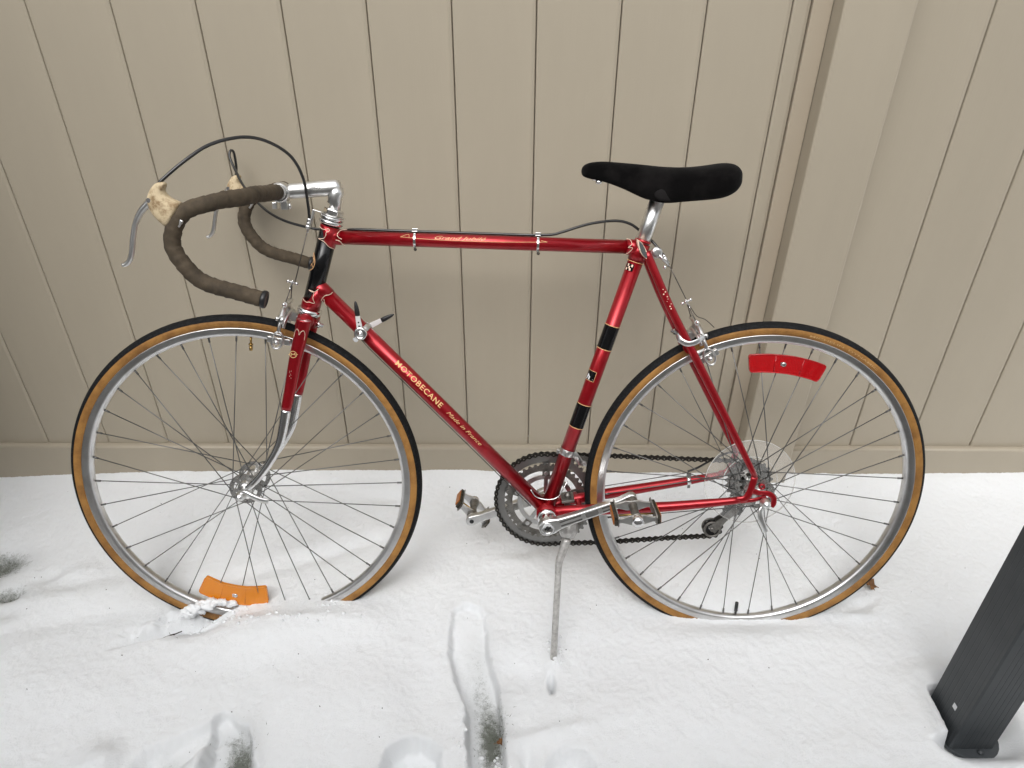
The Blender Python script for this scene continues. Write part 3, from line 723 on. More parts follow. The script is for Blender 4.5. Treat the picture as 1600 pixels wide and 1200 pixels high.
# handlebar
half = [(-.9080, 0, .5712), (-.9105, .020, .5718), (-.9150, .050, .5726), (-.9225, .085, .5728), (-.9340, .125, .5712), (-.9510, .160, .5685), (-.9760, .186, .5640), (-1.0010, .194, .5560), (-1.0190, .195, .5429), (-1.0315, .195, .5223), (-1.0348, .195, .5000), (-1.0235, .195, .4740), (-1.0030, .195, .4485), (-.9660, .195, .4330), (-.9070, .195, .4165)]
bars = {}
for s in (1, -1):
    path = resample(catmull([(x-.031*s*y, s*y, z) for x, y, z in half], 12), .0022)
    # bare sleeve near the clamp
    i0 = next(i for i, p in enumerate(path) if abs(p.y) > .0175)
    tp = path[i0:]; P = .0155
    mb = MB(); n = 20; k = len(tp); a = V((0, 0, 1)); sarc = 0
    for i in range(k):
        t = (tp[min(i+1, k-1)]-tp[max(i-1, 0)]).normalized(); a = (a-t*a.dot(t)).normalized(); b_ = t.cross(a)
        if i: sarc += (tp[i]-tp[i-1]).length
        swell = .0130 if sarc < .16 else .0122
        for j in range(n):
            ph = j/n; u = ((sarc/P)+ph) % 1.0
            rr = swell+.0019*.60*(1-u)**1.2*(1 if u > .05 else u/.05)+.0005*math.sin(sarc*90+ph*6.28)+.0004*noise.noise(V((sarc*160, ph*5, s)))
            if i == 0 or i == k-1: rr *= .96
            mb.v.append(tp[i]+a*(math.cos(2*math.pi*ph)*rr)+b_*(math.sin(2*math.pi*ph)*rr))
    for i in range(k-1):
        for j in range(n): mb.face((i*n+j, i*n+(j+1) % n, (i+1)*n+(j+1) % n, (i+1)*n+j))
    mb.face(list(range(n))[::-1]); mb.face([(k-1)*n+j for j in range(n)])
    if s == 1:
        bar = S('handlebar', MB().tube([(-.9083, -.022, .5712), (-.9080, 0, .5710), (-.9083, .022, .5712)], [.0127, .0132, .0127], 20), M['alloy'])
    S('bar_tape', mb, M['tape'], bar)
    e = tp[-1]; d = (tp[-1]-tp[-6]).normalized()
    mb = MB(); mb.lathe([(.0132, -.001), (.0145, .0005), (.0147, .004), (.0138, .0065), (.0108, .0072), (.0102, .0060), (0, .0060)], e, d, 22); S('end_plug', mb, M['black'], bar)
# brake levers with hoods
def shift(mb, d):
    mb.v = [V(v)+d for v in mb.v]; return mb
def lever(s):
    y = s*.195; SX = V((-.006*s, 0, 0)); LS = lambda name, mb, m, parent=None, **kw: S(name, shift(mb, SX), m, parent, **kw)
    # hood: lofted body from the bar forward and up to the horn
    secs = [((-1.0225, .5450), .0235, .0145, 56), ((-1.0290, .5490), .0230, .0155, 54), ((-1.0390, .5555), .0205, .0150, 50), ((-1.0465, .5650), .0185, .0140, 44), ((-1.0500, .5765), .0155, .0125, 25), ((-1.0430, .5880), .0115, .0110, 10), ((-1.0395, .5935), .0085, .0085, 5), ((-1.0385, .5955), .003, .003, 5)]
    mb = MB(); n = 18
    for ((x, z), a_, b_, ang) in secs:
        ca, sa = math.cos(R(ang)), math.sin(R(ang))      # direction of the long axis of the section
        u = V((-ca, 0, -sa))
        for j in range(n):
            th = 2*math.pi*j/n; c, q = math.cos(th), math.sin(th)
            c = math.copysign(abs(c)**.75, c); q = math.copysign(abs(q)**.75, q)
            mb.v.append(V((x, y, z))+u*(a_*c)+V((0, b_*q, 0)))
    k = len(secs)
    for i in range(k-1):
        for j in range(n): mb.face((i*n+j, i*n+(j+1) % n, (i+1)*n+(j+1) % n, (i+1)*n+j))
    mb.face(list(range(n))[::-1]); mb.face([(k-1)*n+j for j in range(n)])
    h = LS('brake_hood', mb, M['hood']); md = h.modifiers.new('s', 'SUBSURF'); md.levels = 1; md.render_levels = 2
    mb = MB(); pts = catmull([(-1.0530, y, .5700), (-1.0640, y, .5620), (-1.0760, y, .5500), (-1.0860, y, .5330), (-1.0930, y, .5110), (-1.0985, y, .4890), (-1.1030, y, .4790), (-1.1090, y, .4725), (-1.1150, y, .4705)], 5)
    kk = len(pts); wv = [.0085-.0030*min(1, i/(kk*.35)) if i < kk*.6 else .0055-.0010*(i-kk*.6)/(kk*.4) for i in range(kk)]
    mb.tube(pts, wv, 12, flat=([1.0]*kk, [.70]*kk), up=(0, 1, 0))
    lv = LS('brake_lever', mb, M['alloy'])
    mb = MB(); mb.tube([(-1.0560, y-.0125, .5690), (-1.0560, y+.0125, .5690)], .0035, 10); LS('pivot_pin', mb, M['chrome'], lv)
    mb = MB(); mb.box((-1.0195, y, .5380), (.015, .022, .012), (V((.8, 0, -.6)), V((0, 1, 0)), V((.6, 0, .8)))); LS('clamp_band', mb, M['alloy'], lv, bevel=.001)
lever(-1); lever(1)
# brake cables
c1 = catmull([(-1.0385, -.195, .5900), (-1.0299, -.194, .5990), (-.9978, -.18, .6269), (-.9657, -.155, .6504), (-.9269, -.12, .6617), (-.8973, -.085, .6549), (-.8706, -.055, .632), (-.8592, -.03, .5949), (-.8592, -.012, .5504), (-.8606, -.003, .5260)], 10)
S('front_brake_cable', MB().tube(c1, .0027, 10), M['cable'])
mb = MB(); q = V((-.8606, -.003, .5262)); qd = V((-.012, 0, -.05)).normalized()
mb.lathe([(.0032, 0), (.0042, .001), (.0042, .006), (.0035, .0065), (.0044, .0075), (.0044, .0125), (.0036, .013), (.0048, .014), (.0048, .019), (.0022, .0195), (.0020, .026), (.001, .0262)], q, qd, 12); adj = S('barrel_adjuster', mb, M['alloy'])
mb = MB(); yk = V((-.8965, -.004, .4045)); mb.tube([q+qd*.02, yk+V((0, 0, .006))], .0010, 6); S('brake_wire', mb, M['wire'], adj)
c2 = catmull([(-1.0700, .195, .5830), (-1.0640, .195, .600), (-1.0600, .19, .6190), (-1.0585, .180, .6430), (-1.0615, .172, .6450), (-1.0620, .166, .6330), (-1.0496, .155, .6099), (-1.0285, .13, .5829), (-1.0009, .10, .5604), (-.9645, .07, .5351), (-.9224, .045, .5177), (-.8739, .030, .5068), (-.8450, .0270, .5030), (-.8150, .0200, .5020), (-.7900, .0070, .5055)], 8)
top_z = lambda x: TT[0].z+(x-TT[0].x)/(TT[1].x-TT[0].x)*(TT[1].z-TT[0].z)+.0127+.0025
c3 = [V((x, .002, top_z(x))) for x in (-.77, -.70, -.60, -.50, -.455)]
c4 = catmull([(-.455, .002, top_z(-.455)), (-.4200, .003, .4995), (-.3995, .005, .5046), (-.3525, .012, .5182), (-.3048, .02, .5237), (-.2748, .022, .518), (-.2505, .021, .501), (-.2311, .012, .4846), (-.2155, .0, .4650)], 8)
F('rear_brake_cable', MB().tube(c2+c3+c4, .0026, 10), M['cable'])
for t in (.1612, .3864):
    mb = MB(); A, B, r = TT; d = (B-A).normalized(); o = A+d*t
    mb.lathe([(.0129, -.0022), (.0137, -.0022), (.0137, .0022), (.0129, .0022)], o, d, 26, closed=True)
    mb.box(o+V((0, .0020, .0180)), (.0105, .0012, .0045)); mb.box(o+V((0, -.0015, .0155)), (.0100, .0050, .0012)); mb.box(o+V((0, -.0022, .0178)), (.0090, .0012, .0052))
    mb.box(o+V((0, -.0050, -.0150)), (.0040, .0020, .0060))
    cp = F('cable_clip', mb, M['chrome'], tt, bevel=.0003)
    mb = MB(); mb.sphere(o+V((.0008, -.0080, -.0165)), .0032, 8); F('clip_screw', mb, M['dark_steel'], tt)
# rear cable hanger
mb = MB(); mb.lathe([(.0105, 0), (.0105, .004), (.0070, .0055), (.0045, .0060)], (-.2290, -.008, .4700), (0, -1, 0), 18)
mb.tube([(-.2250, -.010, .4660), (-.2150, -.008, .4560), (-.2045, -.006, .4450)], [.0040, .0022, .0020], 8)
mb.box((-.2080, -.002, .4520), (.0060, .012, .0070), (V((.7, 0, .7)), V((0, 1, 0)), V((-.7, 0, .7))))
hg = F('cable_hanger', mb, M['alloy'])
mb = MB(); mb.sphere((-.2125, -.010, .4435), .0035, 10); F('hanger_screw', mb, M['chrome'], hg)
mb = MB(); mb.lathe([(.0035, 0), (.0040, .003), (.0030, .006), (.0040, .007), (.0040, .011)], (-.2155, 0, .4650), (.55, 0, -.83), 10); F('barrel_adjuster', mb, M['chrome'], hg)
mb = MB(); mb.tube([(-.2050, 0, .4500), (-.1665, 0, .3830)], .0010, 6); F('brake_wire', mb, M['wire'], hg)

# ------------------------------------------------------------------ centre-pull brakes
def brake(make, fwd, c, axis, pivot_z, parent_group):
    """c: centre of the arch above the tyre; fwd: unit vector out of the brake's face; axis: along the brake's height"""
    X = V(fwd).normalized(); Z = V(axis).normalized(); Y = V((0, 1, 0)); c = V(c)
    fr = lambda a_, b_, h_: c+X*a_+Y*b_+Z*h_
    mb = MB()                                        # back plate: an arch over the tyre
    pts = [fr(.012, -.034, -.010), fr(.012, -.030, .004), fr(.012, -.016, .011), fr(.012, 0, .013), fr(.012, .016, .011), fr(.012, .030, .004), fr(.012, .034, -.010)]
    mb.tube(catmull(pts, 4), .0062, 10, flat=(.5, 1), up=X)
    mb.tube([fr(-.022, 0, .008), fr(.022, 0, .008)], .0035, 8); mb.sphere(fr(.022, 0, .008), .0060, 10); mb.box(fr(.004, 0, .008), (.010, .014, .016), (X, Y, Z))
    br = make('brake', mb, M['alloy'])
    for s in (-1, 1):
        mb = MB()
        mb.tube(catmull([fr(.021, -s*.022, .030), fr(.022, -s*.004, .026), fr(.022, s*.016, .018), fr(.020, s*.031, .004), fr(.019, s*.0360, -.010), fr(.018, s*.0350, -.019)], 5), [.0054]*10+[.0072]*6+[.0046]*10, 10, flat=(.75, 1), up=X)
        mb.lathe([(.0090, -.004), (.0090, .004)], fr(.017, s*.031, .003), X, 14)
        mb.lathe([(.0038, .004), (.0046, .008), (.0020, .010)], fr(.020, s*.031, .003), X, 10)
        make('brake_arm', mb, M['alloy'], br)
        mb = MB()                                    # slotted shoe carrier, flat oval facing sideways
        base = fr(.017, s*.0365, -.036)
        ring = [base+X*(.0100*math.cos(t))+Z*(.0165*math.sin(t)) for t in [2*math.pi*i/20 for i in range(21)]]
        mb.tube(ring, .0027, 8, caps=False, flat=(1, .8)); mb.sphere(base+Z*-.003+Y*(s*.003), .0050, 10)
        mb.tube([base+Y*(-s*.012)+Z*-.002, base+Y*(s*.004)+Z*-.002], .003, 8)
        make('shoe_carrier', mb, M['alloy'], br)
        mb = MB(); bx = fr(.016, s*.0235, -.039); t_ = X*.985-Z*.12*(1 if fwd[0] < 0 else -1)
        mb.box(bx, (.042, .0105, .0115), (t_.normalized(), Y, t_.normalized().cross(Y)*-1))
        sh = make('brake_shoe', mb, M['alloy'], br, bevel=.0008)
        mb = MB(); mb.box(bx+Y*(-s*.0060), (.040, .0030, .0085), (t_.normalized(), Y, t_.normalized().cross(Y)*-1)); make('brake_pad', mb, M['black'], br)
    mb = MB()                                        # straddle cable and yoke
    yk = fr(.021, 0, .066)
    for s in (-1, 1): mb.tube([fr(.021, s*.022, .031), yk], .0010, 6)
    make('straddle_wire', mb, M['wire'], br)
    mb = MB(); mb.tube(catmull([yk+Z*-.012+Y*-.002, yk+Z*-.006+X*.002, yk, yk+Z*.008], 4), .0024, 8, flat=(1, .7)); mb.tube([yk+Z*.004+X*-.007, yk+Z*.004+X*.007], .0022, 8)
    mb.sphere(yk+Z*.004+X*-.008, .0034, 8); mb.sphere(yk+Z*.004+X*.008, .0034, 8)
    for s in (-1, 1): mb.sphere(fr(.0225, s*.022, .030), .0042, 8)
    make('yoke', mb, M['chrome'], br)
    return br
brake(S, (-.9527, 0, .304), (-.9035, 0, .3360), (.304, 0, .9527), 0, 0)
br_ax = V((-.165, 0, .385))-V((-.1520, 0, .3000))
brake(F, (.893, 0, .45), (-.1540, 0, .3060), (-.45+.02, 0, .893), 0, 0)
mb = MB()                                            # band that holds the rear brake round the stays
mb.tube(catmull([(-.1850, -.030, .3250), (-.1810, -.041, .3140), (-.1660, -.046, .3080), (-.1480, -.043, .3130), (-.1380, -.036, .3190)], 5), .0058, 10, flat=(1, .35), up=V((.45, 0, .893)))
bn = F('brake_band', mb, M['alloy'])
mb = MB(); mb.lathe([(.0052, 0), (.0052, .006), (.0030, .007), (.0030, .012), (0, .013)], (-.1870, -.030, .3265), (-.93, -.2, .30), 6, smooth=False); F('band_nut', mb, M['chrome'], bn)
mb = MB(); mb.tube(catmull([(-.160, -.003, .372), (-.145, -.004, .352), (-.128, -.004, .345), (-.110, -.004, .330)], 5), .0009, 6); F('cable_tail', mb, M['wire'], bn)

# ------------------------------------------------------------------ fork
mb = MB()
crn = [axp(t_bot-.016), axp(t_bot-.030)]
mb.tube([axp(t_bot-.014), axp(t_bot-.020), axp(t_bot-.034)], [.017, .020, .019], 20)
mb.tube([axp(t_bot-.024)+V((0, -.046, 0)), axp(t_bot-.020), axp(t_bot-.024)+V((0, .046, 0))], [.0125, .0155, .0125], 16, flat=(1, 1))
crown = S('fork_crown', mb, M['red'])
mb = MB(); mb.lathe([(.0040, 0), (.0070, .001), (.0070, .005), (.0045, .006), (.0045, .011), (0, .013)], axp(t_bot-.026)+ex*-.019, -ex, 12); S('crown_nut', mb, M['chrome'], crown)
for s in (-1, 1):
    y = s*.0455
    red_p = [(-.8760, y, .3480), (-.8805, y, .3300), (-.8976, y, .2743), (-.9115, y, .2200), (-.9242, y*1.03, .1735)]
    mb = MB(); P = catmull(red_p, 6); kk = len(P)
    mb.tube(P, [.0138-.0040*i/(kk-1) for i in range(kk)], 18, flat=(.80, 1), up=(0, 1, 0)); bl = S('fork_blade', mb, M['red'])
    mb = MB(); P = catmull([(-.9242, y*1.03, .1735), (-.9318, y*1.04, .1412), (-.9441, y*1.06, .1014), (-.9671, y*1.08, .062), (-.9930, y*1.09, .0290), (-1.0140, y*1.1, .0095)], 7); kk = len(P)
    mb.tube(P, [.0096-.0036*i/(kk-1) for i in range(kk)], 18, flat=(.85, 1), up=(0, 1, 0)); S('fork_tip', mb, M['chrome'], bl)
    mb = MB(); mb.prism(rounded([(-1.004, .020), (-1.016, .016), (-1.034, .004), (-1.034, -.008), (-1.022, -.010), (-1.010, .004)], it=2), y*1.1-.002, y*1.1+.002); S('fork_end', mb, M['chrome'], bl)
    if s < 0:
        pin = MB(); A = V((-.8976, y, .2743)); 
        FB = (V((-.8800, y, .3350)), V((-.8976, y, .2743)), .0112)
        stripe(pin, FB, [(.022, 62), (.010, 55), (.004, 35), (.007, 12), (.0135, 3), (.007, -8), (.004, -28), (.010, -48), (.022, -55)], .0006, .0004)
        S('pinstripe', pin, M['cream'], bl)
        mb = MB(); o = V((-.8985, y-.0108, .2850)); rg = [o+V((.0062*math.cos(t), .0, .0062*math.sin(t))) for t in [2*math.pi*i/20 for i in range(21)]]
        mb.tube(rg, .0006, 5, caps=False)
        for a_, b_ in (((-.0036, -.0030), (-.0036, .0030)), ((-.0036, .0030), (0, -.0004)), ((0, -.0004), (.0036, .0030)), ((.0036, .0030), (.0036, -.0030)), ((-.0088, 0), (-.0062, 0)), ((.0062, 0), (.0088, 0)), ((-.0036, 0), (.0036, 0))):
            mb.tube([o+V((a_[0], -.0002, a_[1])), o+V((b_[0], -.0002, b_[1]))], .0006, 5)
        S('emblem', mb, M['letter'], bl)
        mb = MB()
        for i in range(7): mb.box((-.9035+.004*random.uniform(-1, 1)-.010*(i/16), y-.0112+.0006*i/16, .255-.040*(i/16)+.003*random.uniform(-1, 1)), (.0005, .0004, .0008+.0012*random.random()))
        S('paint_chips', mb, M['cream'], bl, kind='stuff')

# ------------------------------------------------------------------ wheels
def wheel(c, k, base, ph0, valve_ang, yfl, front):
    """c wheel centre, k scale of rim/tyre, base matrix, ph0 angle of a spoke nipple"""
    c = V(c); T = base @ Matrix.Translation(c)
    mb = MB(); prof = [(.3035, -.0060), (.3025, 0), (.3035, .0060), (.3065, .0098), (.3110, .0108), (.3185, .0108), (.3200, .0112), (.3200, .0090), (.3150, .0078), (.3135, 0), (.3150, -.0078), (.3200, -.0090), (.3200, -.0112), (.3185, -.0108), (.3110, -.0108), (.3065, -.0098)]
    mb.lathe([(r*k, h) for r, h in prof], (0, 0, 0), (0, 1, 0), 144, closed=True)
    wh = link('wheel', mb.mesh('wheel', M['rim']), bike, T, label='front wheel' if front else 'rear wheel')
    # tyre
    mb = MB(); n = 160; rc = .3295*k; rm = .0138; sec = []
    for i in range(-10, 11):
        a = i*14.4; sec.append(a)
    gum = [a for a in sec]
    mb = MB()
    m = len(sec)
    for j in range(n):
        th = 2*math.pi*j/n
        for a in sec:
            r_ = rm*(1.03 if abs(a) < 60 else 1.0)+(.0006*math.cos(R(a)*9) if abs(a) < 40 else 0)
            R_ = rc+r_*math.cos(R(a)); yy = r_*math.sin(R(a))
            mb.v.append(V((R_*math.cos(th), yy, R_*math.sin(th))))
    for j in range(n):
        for i in range(m-1):
            mid = abs((sec[i]+sec[i+1])/2); mb.mi = 0 if mid < 66 else 1
            mb.face((j*m+i, ((j+1) % n)*m+i, ((j+1) % n)*m+i+1, j*m+i+1))
    mb.mi = 0
    ty = link('tyre', mb.mesh('tyre', [M['tread'], M['gum']]), wh, I4)
    # faint moulded marks on the side wall of the rear tyre
    if not front:
        me = text_mesh('MICHELIN  DYNAMIC', 1.0, 0, .01); xs = [v.co.x for v in me.vertices]; x1 = max(xs)
        for v in me.vertices:
            a = R(78)-(v.co.x/x1)*R(27); rr = (rc-.0045)+(v.co.y*.0050); dr = rr-rc
            yy = -math.sqrt(max(1e-9, rm*rm-dr*dr))-.0003
            v.co = V((rr*math.cos(a), yy, rr*math.sin(a)))
        me.materials.clear(); me.materials.append(M['tyre_print']); link('tyre_lettering', me, wh, I4)
    # hub with large perforated flanges
    yl, yr = yfl; FR = .0320
    mb = MB()
    def sol(i, j): return not (i == 2 and (j % 12) not in (0, 1, 2, 3)) and not (i == 4 and j % 4 == 0)
    for yy in (yl, yr): mb.polar((0, 0, 0), yy-.0014, yy+.0014, [.006, .012, .0155, .0235, .0265, .0285, FR], 72, sol)
    mb.lathe([(.012, yl), (.0165, yl+.004), (.0125, yl+.010), (.0115, 0), (.0125, yr-.010), (.0165, yr-.004), (.012, yr)], (0, 0, 0), (0, 1, 0), 24)
    mb.lathe([(.0155, 0), (.0155, -.004), (.012, -.008), (.0075, -.010), (.0075, -.016)], (0, yl, 0), (0, 1, 0), 24)
    mb.tube([(0, -.058 if front else -.068, 0), (0, .058 if front else .068, 0)], .0050, 12)
    hb = link('hub', mb.mesh('hub', M['hub']), wh, I4)
    # quick release
    mb = MB(); ye = -.055 if front else -.0675
    mb.lathe([(.0085, 0), (.0100, -.003), (.0095, -.008), (.0085, -.010), (.0085, -.014), (.0065, -.018), (0, -.0200)], (0, ye, 0), (0, 1, 0), 18)
    if front: lp = [(.000, ye-.010, .008), (.010, ye-.012, .010), (.024, ye-.014, .002), (.040, ye-.014, -.006), (.054, ye-.012, -.0105)]
    else: lp = [(-.006, ye-.010, -.006), (-.010, ye-.012, -.014), (-.009, ye-.014, -.026), (-.002, ye-.014, -.043), (.005, ye-.013, -.058)]
    P = catmull(lp, 5); kk = len(P)
    mb.tube(P, [.0032+.0028*min(1, i/(kk*.5)) for i in range(kk)], 10, flat=(.5, 1), up=(0, 1, 0))
    link('quick_release', mb.mesh('quick_release', M['alloy']), wh, I4)
    mb = MB(); mb.lathe([(.0085, 0), (.0085, .005), (.005, .012), (0, .013)], (0, -ye, 0), (0, 1, 0), 14); link('skewer_nut', mb.mesh('skewer_nut', M['alloy']), wh, I4)
    # 36 spokes, crossed three times
    kinds = []
    for side, o in ((-1, 0), (1, 10)):
        yy = yl if side < 0 else yr
        for q, dirn in ((0, 60), (20, -60)):
            rim_a = R(o+q); hub_a = R(o+q+dirn); out = .0022*(1 if q == 0 else -1)
            mb = MB(); p0 = V((.0275*math.cos(hub_a), yy+out*side, .0275*math.sin(hub_a))); p1 = V((.3030*k*math.cos(rim_a), side*.0010, .3030*k*math.sin(rim_a)))
            mb.tube([p0, p1], .00098, 6)
            d = (p1-p0).normalized(); mb.tube([p1-d*.0105, p1+d*.001], .0019, 6)
            mb.sphere(p0, .0018, 6)
            kinds.append(mb.mesh('spoke', M['spoke']))
    for kd in kinds:
        for i in range(9): link('spoke', kd, wh, Matrix.Rotation(-(R(ph0)+R(40)*i), 4, 'Y'))
    # valve
    va = R(valve_ang); dv = V((math.cos(va), 0, math.sin(va))); mb = MB()
    if front: mb.tube([dv*(.3045*k), dv*(.284*k)], .0022, 8); mb.tube([dv*(.289*k), dv*(.286*k)], .0042, 6); mb.tube([dv*(.284*k), dv*(.276*k)], .0034, 8); m_ = M['brass']
    else: mb.tube([dv*(.3045*k), dv*(.290*k)], .0025, 8); mb.tube([dv*(.296*k), dv*(.275*k)], .0036, 10); m_ = M['black']
    link('valve', mb.mesh('valve', m_), wh, I4)
    return wh
M['tyre_print'] = mat('tyre_print', (.46, .28, .12), .7)
CF = V((-1.0241, 0, 0))
fwh = wheel(CF, 1.0146, TS, 83.6+5, 83.6, (-.030, .030), True)
rwh = wheel((0, 0, 0), .9935, TF, 269+5, 269.0, (-.032, .018), False)
# reflectors
def reflector(parent, r0, r1, a0, a1, yv, m, clipa):
    mb = MB(); n = 16; mid = (a0+a1)/2; pts = []
    out = [(r1, a0+(a1-a0)*i/n) for i in range(n+1)]+[(r0, a1-(a1-a0)*i/n) for i in range(n+1)]
    # rounded corners
    poly = [(r*math.cos(R(a)), r*math.sin(R(a))) for r, a in out]
    def cut(r, a): return (r*math.cos(R(a)), r*math.sin(R(a)))
    c = .005; da = math.degrees(c/r1)
    out = [(r1-c, a0), (r1-c*.3, a0+da*.3), (r1, a0+da)]+[(r1, a0+(a1-a0)*i/n) for i in range(2, n-1)]+[(r1, a1-da), (r1-c*.3, a1-da*.3), (r1-c, a1), (r0+c, a1), (r0+c*.3, a1-da*.3), (r0, a1-da)]+[(r0, a1-(a1-a0)*i/n) for i in range(2, n-1)]+[(r0, a0+da), (r0+c*.3, a0+da*.3), (r0+c, a0)]
    b0 = len(mb.v); nn = len(out)
    def yb(a): u = abs(a-mid)/((a1-a0)/2); return yv+.010*max(0, u-.36)
    for (r, a) in out: p = cut(r, a); mb.v.append(V((p[0], yb(a)-.004, p[1])))
    for (r, a) in out: p = cut(r, a); mb.v.append(V((p[0], yb(a)+.004, p[1])))
    # face as strips between inner and outer edges
    h = nn//2
    for i in range(h-1):
        mb.face((i, i+1, nn-2-i, nn-1-i), False); mb.face((nn+i, nn+i+1, nn+nn-2-i, nn+nn-1-i), False)
    for i in range(nn): mb.face((i, (i+1) % nn, nn+(i+1) % nn, nn+i), False)
    rf = link('reflector', mb.mesh('reflector', m), parent, I4)
    rm_ = MB(); pl_ = [V((cut(r, a)[0], yb(a)-.0042, cut(r, a)[1])) for r, a in out]; rm_.tube(pl_+[pl_[0]], .0011, 6, caps=False); link('reflector_rim', rm_.mesh('reflector_rim', m), rf, I4)
    for q_ in (-.36, .36):
        a_ = mid+q_*(a1-a0)/2; e0, e1 = cut(r0+.002, a_), cut(r1-.002, a_); rm_ = MB(); rm_.tube([V((e0[0], yb(a_)-.0042, e0[1])), V((e1[0], yb(a_)-.0042, e1[1]))], .0008, 6); link('reflector_rib', rm_.mesh('reflector_rib', m), rf, I4)
    p = cut((r0+r1)/2, mid+clipa)
    mb = MB(); mb.lathe([(.0048, 0), (.0048, -.002), (.003, -.003), (.0015, -.0032)], (p[0], yv-.0035, p[1]), (0, 1, 0), 12); mb.box((p[0]-.0035, yv-.0045, p[1]+.001), (.006, .0016, .007))
    link('reflector_screw', mb.mesh('reflector_screw', M['chrome']), parent, I4)
reflector(fwh, .2480, .2900, 242.0, 271.5, -.006, M['orange'], 1.0)
reflector(rwh, .2450, .2800, 66.5, 98.0, -.008, M['redref'], 2.0)
# spoke protector disc and freewheel
mb = MB(); mb.polar((0, 0, 0), .0205, .0218, [.022, .040, .0425, .0700, .0930], 72, lambda i, j: not (i == 1 and (j//8) % 2 == 0))
spd = link('spoke_protector', mb.mesh('spoke_protector', M['clear']), rwh, I4)
M['clear_edge'] = mat('clear_plastic_edge', (.85, .84, .80), .15); M['clear_edge'].node_tree.nodes['Principled BSDF'].inputs['Alpha'].default_value = .45
for r_ in (.0925, .0560):
    mb = MB(); mb.lathe([(r_-.0006, .0198), (r_+.0006, .0198), (r_+.0006, .0224), (r_-.0006, .0224)], (0, 0, 0), (0, 1, 0), 96, closed=True); link('moulded_ring', mb.mesh('moulded_ring', M['clear_edge']), rwh, I4)
mb = MB()
for i, (r_, yy) in enumerate(((.0480, .0265), (.0430, .0310), (.0385, .0355), (.0340, .0400), (.0300, .0445))):
    nt_ = int(2*math.pi*r_/.0127)
    mb.polar((0, 0, 0), yy-.0010, yy+.0010, [.018, lambda j, q=r_: q-.006, lambda j, q=r_: q+(.0015 if j % 4 in (1, 2) else -.0035)], nt_*4, lambda i_, j: True)
mb.lathe([(.019, .024), (.019, .046)], (0, 0, 0), (0, 1, 0), 24)
link('freewheel', mb.mesh('freewheel', M['dark_steel']), rwh, I4)

# ------------------------------------------------------------------ cranks, chainrings, chain
YR = .045
def teeth(r_, d, ph=0): return lambda j: r_+(d if j % 4 in (1, 2) else 0)
mb = MB(); mb.polar(BBp, YR-.0012, YR+.0012, [.0865, .0985, teeth(.1010, .0055)], 52*4, lambda i, j: True)
for i in range(5):
    a = R(72*i+18); d = V((math.cos(a), 0, math.sin(a))); t = V((-d.z, 0, d.x)); mb.box(BBp+d*.083+V((0, YR, 0)), (.014, .0024, .016), (d, V((0, 1, 0)), t))
cr1 = F('chainring', mb, M['ring'], label='large outer chainring')
mb = MB(); mb.polar(BBp, YR-.0068, YR-.0044, [.0700, .0790, teeth(.0815, .0050)], 42*4, lambda i, j: True)
for i in range(5):
    a = R(72*i+18); d = V((math.cos(a), 0, math.sin(a))); t = V((-d.z, 0, d.x)); mb.box(BBp+d*.066+V((0, YR-.0056, 0)), (.016, .0024, .016), (d, V((0, 1, 0)), t))
F('chainring', mb, M['dull'], label='small inner chainring')
mb = MB(); mb.polar(BBp, YR-.0045, YR-.0015, [.0500, .0595], 60, lambda i, j: True)
for i in range(5):
    a = R(72*i+18); d = V((math.cos(a), 0, math.sin(a))); t = V((-d.z, 0, d.x)); mb.box(BBp+d*.036+V((0, YR-.002, 0)), (.044, .0040, .0085), (d, V((0, 1, 0)), t))
    mb.box(BBp+d*.064+V((0, YR-.003, 0)), (.014, .0050, .0130), (d, V((0, 1, 0)), t)); mb.lathe([(.0045, -.0085), (.0045, 0)], BBp+d*.0640+V((0, YR, 0)), (0, 1, 0), 10)
mb.lathe([(.016, -.008), (.018, -.004), (.018, .006)], BBp+V((0, YR, 0)), (0, 1, 0), 20)
F('crank_spider', mb, M['alloy'])
